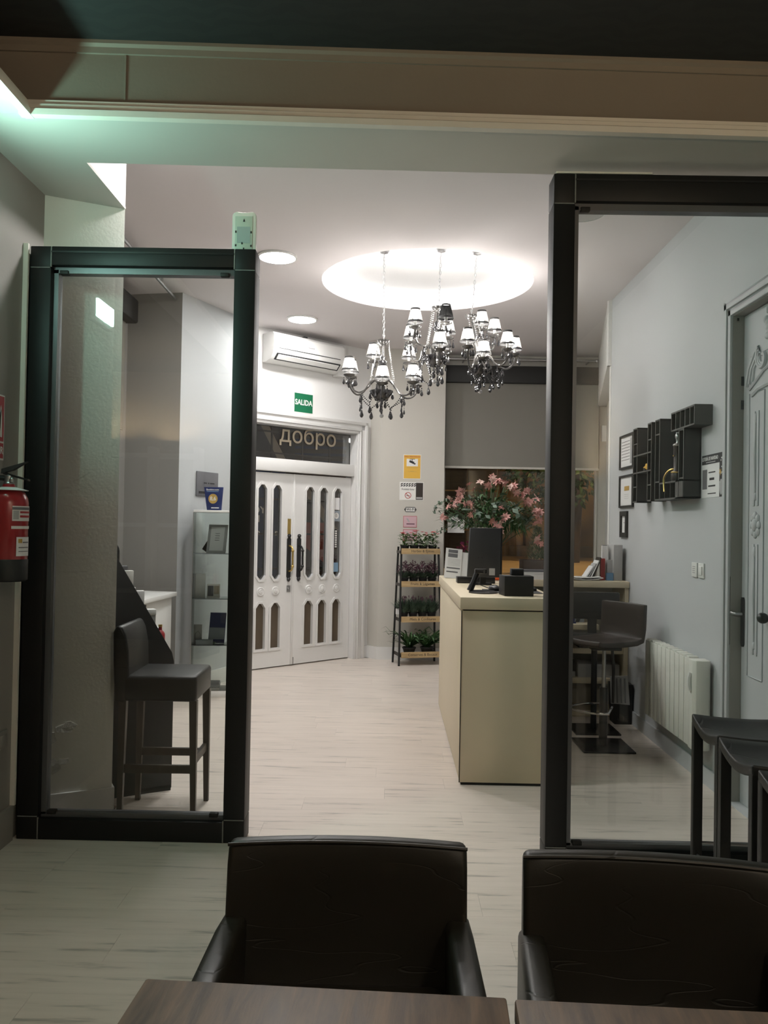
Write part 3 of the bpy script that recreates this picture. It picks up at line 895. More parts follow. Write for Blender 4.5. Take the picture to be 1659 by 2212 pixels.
MB().box(-1.2, 3.4, -0.2, 0.0, 0, 0.22).build('plinth', 'facade_tan', tb, bevel=0.02)
wb = thing('brown_hoarding', 'brown panelled hoarding outside the far window beside the pier', 'hoarding', (1.02, 11.0, 0.9))
for i in range(2):
    for k in range(3):
        MB().box(-0.42 + i * 0.40, -0.03 + i * 0.40, 0.0, 0.06, 0.02 + k * 0.52, 0.52 + k * 0.52).build('panel', 'facade_tan' if (i == 1) else 'planter_w', wb, bevel=0.008)
def leafcloud(center, radii, n, ln, wd, rnd, zmin=None, shell=0.55):
    mb = MB()
    for _ in range(n):
        while True:
            p = Vector((rnd.uniform(-1, 1), rnd.uniform(-1, 1), rnd.uniform(-1, 1)))
            if shell < p.length < 1: break
        d = (p + Vector((rnd.uniform(-1, 1), rnd.uniform(-1, 1), rnd.uniform(-0.6, 1))) * 0.9)
        c = Vector(center) + Vector((p.x * radii[0], p.y * radii[1], p.z * radii[2]))
        if zmin is not None and c.z < zmin: continue
        s = rnd.uniform(0.7, 1.25)
        mb.leaf(c, d, ln * s, wd * s, up=(rnd.uniform(-1, 1), rnd.uniform(-1, 1), rnd.uniform(0, 1)))
    return mb
rn = random.Random(3)
tr = thing('street_tree', 'dark leafy tree standing outside the far window', 'tree', (3.1, 14.2, 0.9))
MB().tube([(0, 0, 0), (0.05, 0, 1.0), (-0.05, 0, 2.2)], [0.11, 0.09, 0.06], 10).build('trunk', 'planter_w', tr)
o = leafcloud((-0.1, 0, 2.1), (1.35, 0.9, 1.15), 2600, 0.13, 0.07, rn).build('crown', 'leafA', tr, smooth=0); o['kind'] = 'stuff'
pt = thing('planter_conifer', 'clipped conifer in a dark wooden planter outside the far window', 'plant', (1.85, 10.55, 0.90))
MB().box(-0.20, 0.20, -0.16, 0.16, 0, 0.17).build('planter_box', 'planter_w', pt, bevel=0.006)
mb = MB()
for _ in range(900):
    h = rn.random() ** 1.2
    a = rn.uniform(0, 2 * PI)
    r = (0.15 * (1 - h) ** 0.6 + 0.01) * rn.uniform(0.5, 1.0)
    mb.leaf((r * math.cos(a), r * math.sin(a), 0.17 + h * 0.40), (math.cos(a), math.sin(a), 1.2), 0.05, 0.012)
mb.build('foliage', 'leafA', pt, smooth=0)
ps = thing('magenta_flowers', 'magenta flowering shrub outside the window behind the paper sign', 'plant', (0.98, 10.2, 0.90))
leafcloud((0, 0, 0.14), (0.30, 0.15, 0.17), 380, 0.07, 0.03, rn, zmin=0.0).build('foliage', 'leafA', ps, smooth=0)
leafcloud((0.02, -0.05, 0.20), (0.22, 0.14, 0.20), 260, 0.05, 0.035, rn, zmin=0.05).build('blossom', 'magenta', ps, smooth=0)
def street_lamp(loc, label, m_='street_globe'):
    t = thing('street_lamp', label, 'lamp', loc)
    MB().tube([(0, 0, 0), (0, 0, 3.6)], [0.05, 0.035], 10).build('pole', 'black_metal', t)
    MB().ball((0, 0, 3.72), 0.15, 14, 8).build('globe', m_, t)
M['street_globe'] = emit('sodium_globe', (1.0, 0.62, 0.25), L_STREET)
street_lamp((4.2, 11.6, 0.9), 'amber globe lamp on a post at the pavement outside the far window')
M['street_globe2'] = emit('cool_globe', (0.8, 0.88, 1.0), 60)
street_lamp((-3.9, 11.3, -0.02), 'white globe lamp on a post in the street outside the door', 'street_globe2')

# ================================================================== GLASS PARTITIONS
def partition(name, label, loc, w, h, post, rail_b, rail_t, depth, clips=True):
    t = thing(name, label, 'glass partition', loc)
    for x in (0, w - post):
        MB().box(x, x + post, 0, depth, rail_b, h - rail_t).build('post', 'black_metal', t, bevel=0.004)
    MB().box(post, w - post, 0, depth, 0, rail_b - 0.012).build('bottom_rail', 'black_metal', t, bevel=0.004)
    MB().box(post, w - post, 0, depth, h - rail_t + 0.012, h).build('top_rail', 'black_metal', t, bevel=0.004)
    for x in (0, w - post):
        for z0, z1 in ((0, rail_b), (h - rail_t, h)):
            MB().box(x, x + post, 0.0, depth, z0, z1).build('corner_block', 'black_metal', t, bevel=0.005)
            xi = x + post if x == 0 else x
            zi = z1 if z0 == 0 else z0
            MB().box(xi - 0.0025, xi + 0.0025, -0.002, 0.006, z0 + 0.004, z1 - 0.004).box(x + 0.004, x + post - 0.004, -0.002, 0.006, zi - 0.002, zi + 0.002).build('corner_seam', 'seam', t)
    # routed groove lines along the rails
    MB().box(post, w - post, -0.003, 0.0, h - 0.03, h - 0.022).build('rail_groove', 'black_gl', t)
    g0 = 0.022
    y0 = depth * 0.42
    bd = MB().box(post, post + g0, y0 - 0.02, y0 + 0.03, rail_b, h - rail_t).box(w - post - 0.006, w - post, y0 - 0.02, y0 + 0.03, rail_b, h - rail_t)
    bd.box(post, w - post, y0 - 0.02, y0 + 0.03, rail_b - 0.012, rail_b + 0.010).box(post, w - post, y0 - 0.02, y0 + 0.03, h - rail_t - 0.016, h - rail_t + 0.012)
    bd.build('glazing_bead', 'bead', t)
    for x in (post + 0.03, w - post - 0.07):
        for z in (rail_b + 0.002, h - rail_t - 0.022):
            MB().box(x, x + 0.04, y0 - 0.03, y0, z, z + 0.018).build('clip', 'black', t, bevel=0.003)
    MB().box(post + 0.004, w - post - 0.004, y0, y0 + 0.008, rail_b, h - rail_t).build('pane', 'pane', t)
    return t
partition('glass_partition', 'narrow black framed glass partition beside the fire extinguisher', (-1.692, 3.822, 0), 1.045, 2.73, 0.098, 0.105, 0.10, 0.13)
partition('glass_partition', 'tall black framed glass partition behind the stacked stools', (0.672, 3.55, 0), RW - 0.672 - 0.01, 2.985, 0.092, 0.115, 0.13, 0.12)

MB().box(0.01, 0.42, 0.0, 0.03, 2.986, 2.994).build('packing_strip', 'ivory', bpy.data.objects['glass_partition.001'])
# motion-sensor lamp standing on the left partition
t = thing('sensor_lamp', 'white plastic sensor unit standing on top of the narrow partition', 'sensor', (-0.714, 3.88, 2.73))
pts = [(-0.056, 0), (0.056, 0)] + [(0.056, 0.17)] + arc(0.034, 0.172, 0.022, 0, PI / 2, 5) + [(0.012, 0.190), (-0.012, 0.190)] + arc(-0.034, 0.172, 0.022, PI / 2, PI, 5)
MB().prism(pts, 0.0, 0.035, 'y').build('housing', 'ivory', t, bevel=0.003)
MB().prism([(-0.042, 0.012), (0.040, 0.012), (0.040, 0.172), (-0.042, 0.172)], -0.003, 0.0, 'y').build('back_plate', 'mint', t, bevel=0.002)
MB().box(-0.032, 0.030, -0.0045, -0.003, 0.045, 0.122).build('label', 'label_grey', t)
MB().prism([(-0.005, 0.146), (0.005, 0.146), (0.0, 0.160)], -0.005, -0.003, 'y').build('keyhole', 'ink', t)
for x, z in ((-0.038, 0.098), (0.034, 0.096), (-0.038, 0.034), (0.034, 0.032), (-0.008, 0.044), (0.0, 0.018)):
    MB().box(x - 0.003, x + 0.003, -0.005, -0.003, z - 0.005, z + 0.005).build('slot', 'ink', t)

# ================================================================== NEAR ROOM
# ---- fire extinguisher on the left wall
t = thing('fire_extinguisher', 'red fire extinguisher with black base hanging on the left wall', 'extinguisher', (-1.625, 3.52, 1.20))
R_ = 0.080
MB().lathe([(R_ - 0.004, 0.085), (R_, 0.09), (R_, 0.33), (R_ * 0.96, 0.352), (R_ * 0.8, 0.375), (R_ * 0.5, 0.392), (0.026, 0.40), (0.024, 0.41)], 36).build('cylinder', 'red', t)
MB().lathe([(R_ - 0.006, 0.0), (R_ + 0.002, 0.006), (R_ + 0.003, 0.09), (R_, 0.094)], 36).build('base_skirt', 'black', t)
MB().lathe([(0.020, 0.40), (0.022, 0.415), (0.018, 0.42), (0.018, 0.445), (0.012, 0.45)], 16).ball((0.018, -0.012, 0.428), 0.012).build('valve', 'steel', t)
MB().hexa([(-0.02, -0.012, 0.452), (0.085, -0.012, 0.425), (0.085, 0.012, 0.425), (-0.02, 0.012, 0.452)], [(-0.02, -0.012, 0.462), (0.085, -0.012, 0.432), (0.085, 0.012, 0.432), (-0.02, 0.012, 0.462)]).build('lower_lever', 'black_gl', t)
MB().hexa([(-0.03, -0.012, 0.455), (0.02, -0.012, 0.470), (0.02, 0.012, 0.470), (-0.03, 0.012, 0.455)], [(-0.028, -0.012, 0.475), (0.08, -0.012, 0.508), (0.08, 0.012, 0.508), (-0.028, 0.012, 0.475)]).build('upper_lever', 'charcoal', t)
MB().tube([(-0.055 + 0.012 * math.cos(a), 0.0, 0.462 + 0.012 * math.sin(a)) for a in [k * PI / 6 for k in range(13)]], 0.0015, 5).build('pin_ring', 'chrome', t)
MB().tube(bez((-0.015, 0, 0.435), (-0.09, 0, 0.45), (-0.14, -0.06, 0.37), (-0.085, -0.085, 0.25), 14) + [(-0.07, -0.08, 0.12)], 0.011, 8).build('hose', 'black', t)
def wrap(name, a0, a1, z0, z1, m_, r=R_ + 0.0012):
    mb = MB(); n_ = 10
    vs = []
    for i in range(n_ + 1):
        a = a0 + (a1 - a0) * i / n_
        for rr in (r, r + 0.0008):
            for z in (z0, z1):
                vs.append((rr * math.cos(a), rr * math.sin(a), z))
    fs = []
    for i in range(n_):
        b = 4 * i
        fs += [(b + 2, b + 6, b + 7, b + 3), (b, b + 1, b + 5, b + 4), (b + 1, b + 3, b + 7, b + 5), (b, b + 4, b + 6, b + 2)]
    fs += [(0, 2, 3, 1), (4 * n_, 4 * n_ + 1, 4 * n_ + 3, 4 * n_ + 2)]
    mb.add(vs, fs)
    return mb.build(name, m_, t)
wrap('instruction_label', -0.95, 0.5, 0.255, 0.318, 'sign_white')
wrap('label_band', -0.95, 0.5, 0.302, 0.313, 'ink_soft', R_ + 0.0022)
wrap('label_band', -0.55, 0.5, 0.288, 0.296, 'sign_red', R_ + 0.0022)
wrap('label_band', -0.55, 0.5, 0.270, 0.279, 'sign_red', R_ + 0.0022)
wrap('label_band', -0.90, -0.62, 0.262, 0.298, 'paper_grey', R_ + 0.0022)
wrap('label_band', -0.98, 0.5, 0.222, 0.234, 'sign_white')
wrap('inspection_tag', -0.72, 0.2, 0.108, 0.188, 'paper', R_ + 0.0026)
wrap('tag_print', -0.62, -0.4, 0.163, 0.180, 'gold', R_ + 0.0036)
wrap('tag_print', -0.36, 0.1, 0.163, 0.168, 'ink_soft', R_ + 0.0036)
wrap('tag_print', -0.6, 0.1, 0.142, 0.146, 'ink_soft', R_ + 0.0036)
wrap('tag_print', -0.6, 0.1, 0.126, 0.129, 'ink_soft', R_ + 0.0036)
MB().lathe([(0.03, 0.0), (0.078, -0.012), (0.079, -0.010), (0.03, 0.003)], 20, (0, 0, 0.395)).build('seal_collar', 'paper', t)
MB().box(LW + 1.625 + 0.002, -0.06, -0.02, 0.02, 0.30, 0.345).build('wall_bracket', 'steel', t)

# ---- extinguisher sign above it
t = thing('extinguisher_sign', 'red extinguisher sign with white flame on the left wall', 'sign', (LW, 3.535, 1.72))
MB().box(0.0, 0.003, -0.115, 0.115, 0, 0.285).build('backing', 'sign_white', t)
MB().box(0.003, 0.004, -0.108, 0.108, 0.082, 0.278).build('pictogram_field', 'sign_red', t)
MB().box(0.003, 0.004, -0.108, 0.108, 0.008, 0.074).build('word_field', 'sign_red', t)
text('word', 'EXTINTOR', 0.045, t, (0.0045, -0.004, 0.041), (PI / 2, 0, PI / 2), 'sign_white', bold=0.0006)
for k in range(4):
    p = [(0.02 + k * 0.02, 0.10), (0.045 + k * 0.016, 0.10), (0.05 + k * 0.013, 0.15 + k * 0.012), (0.085 - k * 0.002, 0.20 + k * 0.013), (0.055 + k * 0.005, 0.175 + k * 0.012), (0.03 + k * 0.012, 0.14 + k * 0.01)]
    MB().prism(p, 0.004, 0.0048, 'x').build('flame', 'sign_white', t)
MB().prism([(-0.07, 0.10), (-0.025, 0.10), (-0.025, 0.20), (-0.035, 0.215), (-0.06, 0.215), (-0.07, 0.20)], 0.004, 0.0048, 'x').build('pictogram', 'sign_white', t)

# ---- socket low on the left wall
t = thing('wall_socket', 'white double wall socket low on the left wall', 'socket', (LW, 3.65, 0.44))
MB().box(0, 0.010, -0.095, 0.095, 0, 0.08).build('plate', 'near_wall', t, bevel=0.003)
for y in (-0.05, 0.05):
    MB().box(0.010, 0.014, y - 0.03, y + 0.03, 0.015, 0.065).build('insert', 'near_wall', t, bevel=0.003)

# ---- emergency light on the left wall, just outside the picture, mirrored in the partition
t = thing('emergency_light', 'white emergency light with glowing green-white panel high on the left wall', 'lamp', (LW, 2.98, 2.60))
MB().box(0, 0.035, -0.15, 0.15, -0.012, 0.142).build('housing', 'white_pl', t, bevel=0.006)
MB().box(0.035, 0.048, -0.125, 0.125, 0.015, 0.115).build('diffuser', 'emerg', t)

# ---- armchairs
def armchair(label, loc, rz):
    t = thing('armchair', label, 'chair', loc, rz, 'leather armchairs at the tables')
    W, TH = 0.268, 0.085
    nx, nz = 12, 8
    # padded back: a closed grid shell, slightly hollow towards the sitter, crowned along the top
    def pt(u, v, side):
        x = (u * 2 - 1) * W
        e = 1 - abs(u * 2 - 1) ** 6
        zt = 0.744 + 0.010 * (1 - (u * 2 - 1) ** 2)
        z = 0.40 + (zt - 0.40) * v
        lean = 0.05 * (v - 0.5)
        if side == 0:
            y = -TH / 2 + 0.030 * (1 - (u * 2 - 1) ** 4) * math.sin(PI * v ** 0.8) ** 0.7 + lean if 0 < v < 1 else -TH / 2 + lean + (0.012 if v >= 1 else 0)
        else:
            y = (TH / 2 + 0.012 * (1 - (u * 2 - 1) ** 2)) * (1 - 0.75 * v ** 4) + lean
        return (x, y, z)
    mb = MB()
    vs, fs = [], []
    for side in (0, 1):
        for j in range(nz + 1):
            for i in range(nx + 1):
                vs.append(pt(i / nx, j / nz, side))
    S = (nx + 1) * (nz + 1)
    id_ = lambda s, i, j: s * S + j * (nx + 1) + i
    for j in range(nz):
        for i in range(nx):
            fs.append((id_(0, i, j), id_(0, i + 1, j), id_(0, i + 1, j + 1), id_(0, i, j + 1)))
            fs.append((id_(1, i + 1, j), id_(1, i, j), id_(1, i, j + 1), id_(1, i + 1, j + 1)))
    for i in range(nx):
        fs.append((id_(0, i, nz), id_(0, i + 1, nz), id_(1, i + 1, nz), id_(1, i, nz)))
        fs.append((id_(0, i + 1, 0), id_(0, i, 0), id_(1, i, 0), id_(1, i + 1, 0)))
    for j in range(nz):
        fs.append((id_(0, 0, j), id_(0, 0, j + 1), id_(1, 0, j + 1), id_(1, 0, j)))
        fs.append((id_(0, nx, j + 1), id_(0, nx, j), id_(1, nx, j), id_(1, nx, j + 1)))
    mb.add(vs, fs)
    mb.build('backrest', 'leather', t, bevel=0.014, seg=3, smooth=60)
    MB().tube([(x * W * 1.0, -TH / 2 + 0.034, 0.741 + 0.010 * (1 - x * x)) for x in [k / 6 - 1 for k in range(13)]], 0.004, 6).build('piping', 'leather', t)
    for s in (-1, 1):
        x0, x1 = sorted((s * (W - 0.048), s * (W + 0.008)))
        poly = [(-0.50, 0.36), (0.02, 0.36), (0.02, 0.585), (-0.10, 0.602), (-0.47, 0.618), (-0.50, 0.60)]
        MB().prism(poly, x0, x1, 'x').build('armrest', 'leather', t, bevel=0.016, seg=3, smooth=60)
    MB().box(-W + 0.05, W - 0.05, -0.52, -0.05, 0.36, 0.47).build('seat', 'leather', t, bevel=0.03, seg=3, smooth=60)
    MB().box(-W + 0.01, W - 0.01, -0.49, 0.0, 0.30, 0.36).build('seat_frame', 'leather', t, bevel=0.008)
    for x in (-W + 0.03, W - 0.03):
        for y in (-0.46, 0.0):
            MB().hexa([(x - 0.018, y - 0.018, 0), (x + 0.018, y - 0.018, 0), (x + 0.018, y + 0.018, 0), (x - 0.018, y + 0.018, 0)],
                      [(x - 0.025, y - 0.025, 0.31), (x + 0.025, y - 0.025, 0.31), (x + 0.025, y + 0.025, 0.31), (x - 0.025, y + 0.025, 0.31)]).build('leg', 'wenge', t)
    return t
armchair('black leather armchair centred behind the table end with wood corner', (-0.085, 1.885, 0), 0.0)
armchair('black leather armchair in front of the stools, cut off by the picture edge', (0.562, 1.775, 0), -0.10).scale = (1, 1, 1.025)

# ---- tables
def cafe_table(label, loc, rz, w):
    t = thing('cafe_table', label, 'table', loc, rz, 'brown wooden cafe tables')
    MB().box(0, w, -0.66, 0, 0.715, 0.75).build('tabletop', 'table', t, bevel=0.004)
    MB().box(w / 2 - 0.035, w / 2 + 0.035, -0.365, -0.295, 0.03, 0.70).build('column', 'black_metal', t)
    MB().box(w / 2 - 0.2, w / 2 + 0.2, -0.53, -0.13, 0, 0.03).build('foot_plate', 'black_metal', t, bevel=0.004)
    MB().box(w / 2 - 0.15, w / 2 + 0.15, -0.48, -0.18, 0.70, 0.715).build('mounting_plate', 'black_metal', t)
    return t
cafe_table('brown wooden table with its whole far edge in view', (-0.37, 1.308, 0), -0.055, 0.558)
cafe_table('brown wooden table pushed against the other, in front of the cut-off armchair', (0.199, 1.274, 0), -0.050, 0.60)

# ---- leather stools by the right partition
def saddle_stool(label, loc, rz):
    t = thing('leather_stool', label, 'stool', loc, rz, 'black leather stools by the right partition')
    W, D, Hh = 0.40, 0.325, 0.80      # x, y (far = +)
    nx, ny = 10, 8
    mb = MB()
    vs, fs = [], []
    def top(u, v):
        return (u * W, -v * D, Hh - 0.030 * math.sin(PI * v) * (0.4 + 0.6 * abs(2 * u - 1)) - 0.012 * math.sin(PI * u))
    for s in (0, 1):
        for j in range(ny + 1):
            for i in range(nx + 1):
                p = top(i / nx, j / ny)
                vs.append((p[0], p[1], p[2] - s * 0.032))
    S = (nx + 1) * (ny + 1)
    idd = lambda s, i, j: s * S + j * (nx + 1) + i
    for j in range(ny):
        for i in range(nx):
            fs.append((idd(0, i, j), idd(0, i, j + 1), idd(0, i + 1, j + 1), idd(0, i + 1, j)))
            fs.append((idd(1, i, j), idd(1, i + 1, j), idd(1, i + 1, j + 1), idd(1, i, j + 1)))
    for i in range(nx):
        fs.append((idd(0, i, 0), idd(0, i + 1, 0), idd(1, i + 1, 0), idd(1, i, 0)))
        fs.append((idd(0, i + 1, ny), idd(0, i, ny), idd(1, i, ny), idd(1, i + 1, ny)))
    for j in range(ny):
        fs.append((idd(0, 0, j + 1), idd(0, 0, j), idd(1, 0, j), idd(1, 0, j + 1)))
        fs.append((idd(0, nx, j), idd(0, nx, j + 1), idd(1, nx, j + 1), idd(1, nx, j)))
    mb.add(vs, fs)
    mb.build('seat', 'leather_grey', t, bevel=0.006, smooth=60)
    for x in (0.0, W - 0.034):
        for y in (-D, -0.034):
            MB().box(x, x + 0.034, y, y + 0.034, 0, Hh - 0.028).build('leg', 'leather_grey', t, bevel=0.004)
    for x in (0.017, W - 0.017):
        MB().tube([(x, -D + 0.03, 0.30), (x, -0.03, 0.30)], 0.006, 8).build('foot_rail', 'steel', t)
    MB().tube([(0.03, -0.017, 0.34), (W - 0.03, -0.017, 0.34)], 0.006, 8).build('foot_rail', 'steel', t)
    return t
saddle_stool('black leather stool standing closest to the tall partition glass', (1.105, 3.055, 0), -0.10)
saddle_stool('black leather stool between the other two at the tall partition', (1.068, 2.715, 0), -0.09)
saddle_stool('black leather stool at the picture edge, behind the cut-off armchair', (1.035, 2.350, 0), -0.03)

# ---- rear of the room: wall shelf with warm lamps (mirrored in the partitions)
t = thing('display_shelf', 'white grid shelf on the rear wall, mirrored in the narrow partition', 'shelf', (-3.28, -2.6, 0))
for x in (-0.78, -0.22, 0.34, 0.90):
    MB().box(x - 0.035, x + 0.035, 0, 0.28, 0.6, 2.38).build('upright', 'white', t)
for z in (0.6, 1.4, 2.25):
    MB().box(-0.80, 0.93, 0, 0.27, z, z + 0.05).build('shelf', 'white', t)
def uplighter(label, loc, rz, m_='warm_lamp'):
    t = thing('wall_uplighter', label, 'lamp', loc, rz)
    MB().box(-0.04, 0.04, 0.0, 0.012, -0.10, 0.0).build('back_plate', 'steel', t, bevel=0.003)
    MB().tube([(0, 0.01, -0.06), (0, 0.13, -0.075), (0, 0.22, -0.05)], 0.009, 8).build('arm', 'steel', t)
    MB().lathe([(0.02, -0.055), (0.07, -0.045), (0.11, -0.005), (0.125, 0.045), (0.12, 0.046), (0.065, -0.036), (0.0, -0.045)], 24, (0, 0.22, 0)).build('bowl', 'black_metal', t)
    MB().ball((0, 0.22, 0.0), (0.03, 0.03, 0.04), 12, 8).build('bulb', m_, t)
    return t
uplighter('warm uplighter on the rear wall in the far cell of the grid shelf', (-3.50, -2.60, 2.42), 0.0)
uplighter('warm uplighter on the rear wall in the near cell of the grid shelf', (-2.72, -2.60, 2.40), 0.0)
uplighter('warm uplighter on the right wall behind the tables', (RW, -0.32, 1.86), PI / 2, 'warm_strong')
t = thing('pendant_lamp', 'white globe pendant hanging from the black ceiling behind the tables', 'lamp', (0.85, -0.55, 2.5))
MB().ball((0, 0, 0), 0.11, 20, 12).build('globe', 'pendant_glow', t)
MB().tube([(0, 0, 0.11), (0, 0, ZN - 2.5)], 0.006, 8).build('cord', 'black', t)
MB().lathe([(0.05, 0.0), (0.045, -0.03), (0.0, -0.032)], 16, (0, 0, ZN - 2.5)).build('ceiling_cup', 'black', t)
def fill_spot(label, x, y):  # added out of view to brighten floor, chairs and table from above
    t = thing('fill_spot', label, 'lamp', (x, y, ZN))
    MB().lathe([(0.075, 0.0), (0.075, -0.11), (0.066, -0.11), (0.066, -0.012), (0.0, -0.010)], 24, caps=False).build('can', 'black', t)
    MB().lathe([(0.060, -0.030), (0.045, -0.034), (0.0, -0.035)], 24).build('lamp', 'fill_spot_lamp', t)
M['fill_spot_lamp'] = emit('fill_spot_emitter', (1.0, 0.84, 0.64), L_FILL_SPOT)
for lb, x, y in (('added black fill spot over the near floor by the left wall', -1.15, 2.05), ('added black fill spot over the armchairs', 0.25, 1.9), ('added black fill spot over the table end', -0.45, 0.55)):
    fill_spot(lb, x, y)

# ================================================================== FAR ROOM
# ---- reception counter (main run along the room, wing across it)
t = thing('reception_counter', 'cream reception counter with thick top and plain end panel', 'counter', (0.40, 4.745, 0))
CW, CL, CT = 0.56, 2.10, 1.065
MB().box(0.012, CW, 0.012, CL, 0.015, CT - 0.078).build('body', 'cream', t, bevel=0.003)
MB().box(0.0, CW + 0.01, 0.0, CL + 0.01, CT - 0.07, CT).build('worktop', 'cream', t, bevel=0.005)
MB().box(0.02, CW - 0.01, 0.02, CL, CT - 0.078, CT - 0.07).build('shadow_gap', 'black', t)
MB().box(0.02, CW - 0.01, 0.02, CL, 0.0, 0.015).build('plinth', 'black', t)
MB().box(0.008, 0.013, 0.010, 0.016, 0.015, CT - 0.078).build('corner_joint', 'dirt', t)

t = thing('back_shelf', 'cream shelf unit across the room end, joined to the right wall', 'shelf', (0.97, 6.45, 0))
WX = RW - 0.97 - 0.004
MB().box(0, WX, 0.0, 0.42, 1.015, 1.065).build('worktop', 'cream', t, bevel=0.004)
MB().box(WX - 0.03, WX, 0.02, 0.42, 0, 1.015).build('side_panel', 'cream', t)
MB().box(0, WX - 0.03, 0.39, 0.41, 0, 1.015).build('back_panel', 'pier', t)
for z, d0 in ((0.700, -0.10), (0.50, 0.04), (0.27, 0.04)):
    x1 = WX - 0.03 if z < 0.65 else 0.62
    MB().box(0, x1, d0, 0.39, z, z + 0.04).build('shelf_board', 'cream', t, bevel=0.002)
MB().box(0, WX - 0.03, 0.10, 0.39, 0, 0.05).build('plinth', 'cream', t)

# ---- things on the counter
def obj1(name, label, cat, mb, m_, loc, rz=0.0, bevel=0.0, group=None, **k):
    return tag(mb.build(name, m_, loc=loc, rot=(0, 0, rz), bevel=bevel, **k), label, cat, group)
ZT = CT
t = thing('monitor', 'black computer monitor seen from behind on the counter', 'monitor', (0.645, 5.75, ZT), 0.05)
MB().prism([(-0.115, 0.055), (0.115, 0.055), (0.115, 0.395), (-0.10, 0.395)], 0.0, 0.035, 'y').build('screen_back', 'charcoal', t, bevel=0.006)
MB().box(0.116, 0.124, 0.0, 0.04, 0.055, 0.397).build('screen_edge', 'black_gl', t)
MB().box(0.035, 0.075, -0.0015, 0.0, 0.07, 0.118).build('sticker', 'paper_grey', t)
for x, z in ((-0.04, 0.19), (-0.015, 0.19), (-0.04, 0.12), (-0.012, 0.12)):
    MB().box(x - 0.003, x + 0.003, -0.001, 0.0, z - 0.003, z + 0.003).build('screw_hole', 'ink', t)
MB().box(-0.06, 0.06, 0.03, 0.10, 0.0, 0.012).box(-0.02, 0.02, 0.036, 0.06, 0.012, 0.12).build('foot', 'black', t)
t = thing('card_terminal_stand', 'black angled stand with round foot at the counter edge', 'stand', (0.545, 5.08, ZT))
MB().lathe([(0.085, 0), (0.088, 0.006), (0.07, 0.014), (0.0, 0.016)], 24, (0.02, 0.0, 0)).build('foot', 'black_gl', t)
MB().tube([(-0.06, 0.0, 0.012), (-0.035, 0.01, 0.07), (-0.012, 0.02, 0.125)], [0.020, 0.017, 0.019], 8).build('arm', 'black_gl', t)
MB().box(-0.03, 0.045, 0.0, 0.045, 0.115, 0.145).build('head', 'black_gl', t, bevel=0.006)
MB().box(0.020, 0.030, -0.002, 0.0, 0.118, 0.14).build('glint_plate', 'chrome', t)
t = thing('counter_box', 'black box with small device on top at the counter corner', 'box', (0.752, 4.90, ZT))
MB().hexa([(-0.085, -0.03, 0), (0.085, -0.03, 0), (0.085, 0.11, 0), (-0.10, 0.11, 0)], [(-0.085, -0.03, 0.118), (0.085, -0.03, 0.118), (0.085, 0.11, 0.118), (-0.10, 0.11, 0.118)]).build('body', 'black', t, bevel=0.003)
MB().box(-0.04, 0.035, 0.02, 0.08, 0.118, 0.158).build('device', 'charcoal', t, bevel=0.004)
MB().box(-0.034, 0.029, 0.018, 0.021, 0.126, 0.150).build('device_front', 'black_gl', t)
obj1('desk_pad', 'dark desk pad lying on the counter behind the stand', 'desk pad', MB().box(-0.17, 0.17, -0.14, 0.14, 0, 0.004), 'charcoal', (0.76, 5.22, ZT))
t = thing('computer_mouse', 'black computer mouse on the dark desk pad', 'mouse', (0.655, 5.25, ZT + 0.004), 0.3)
MB().ball((0, 0, 0.012), (0.034, 0.055, 0.024), 14, 8).box(-0.02, 0.02, -0.04, 0.04, 0.0, 0.01).build('body', 'black_gl', t)
MB().tube([(-0.02, 0.04, 0.01), (-0.06, 0.09, 0.03), (-0.10, 0.11, 0.06), (-0.13, 0.05, 0.05)], 0.003, 6).build('cable', 'black', t)
t = thing('keyboard', 'black keyboard lying between the stand and the black box', 'keyboard', (0.80, 5.30, ZT + 0.004))
MB().box(-0.1, 0.12, -0.06, 0.06, 0, 0.018).build('case', 'black', t, bevel=0.003)
kb = MB().box(-0.007, 0.007, -0.007, 0.007, 0, 0.006).mesh('key'); kb.materials.append(M['charcoal'])
for i in range(11):
    for j in range(5):
        inst(kb, 'key', t, (-0.088 + i * 0.018, -0.044 + j * 0.018, 0.018))
obj1('black_bar_box', 'long flat black box behind the monitor on the counter', 'box', MB().box(-0.135, 0.135, -0.05, 0.05, 0, 0.045), 'black_gl', (0.61, 5.98, ZT), 0.02, 0.005)
t = thing('brochure_holder', 'white information cards leaning on the counter beside the monitor', 'cards', (0.49, 6.48, ZT), 0.1)
lean = Matrix.Rotation(-0.22, 4, 'X') @ Matrix.Rotation(0.10, 4, 'Y')
MB().box(-0.075, 0.055, 0.0, 0.004, 0, 0.235, lean).build('card', 'paper', t)
MB().box(0.03, 0.105, 0.008, 0.012, 0, 0.215, lean).build('card', 'paper', t)
for z0, z1, a, b in ((0.20, 0.225, -0.055, 0.02), (0.165, 0.195, -0.055, 0.02), (0.075, 0.085, -0.06, 0.045), (0.045, 0.055, -0.06, 0.03)):
    MB().box(a, b, -0.001, 0.0, z0, z1, lean).build('print_line', 'ink_soft', t)
for z in (0.15, 0.14, 0.13, 0.12, 0.11, 0.10):
    MB().box(-0.055, 0.045, -0.001, 0.0, z, z + 0.002, lean).build('print_line', 'paper_grey', t)
MB().box(-0.06, 0.1, 0.02, 0.06, 0, 0.05).build('support', 'white_pl', t)
obj1('orange_stapler', 'orange tube lying on the counter behind the monitor', 'tube', MB().tube([(-0.10, 0, 0.02), (0.10, 0, 0.02)], 0.018, 12).ball((0.10, 0, 0.02), 0.018), 'orange', (0.86, 6.30, ZT))
obj1('orange_pen', 'short orange pen propped behind the black box', 'pen', MB().tube([(0, 0, 0.006), (0.05, 0.0, 0.03)], 0.008, 8), 'orange', (1.00, 6.12, ZT - 0.0), 0)
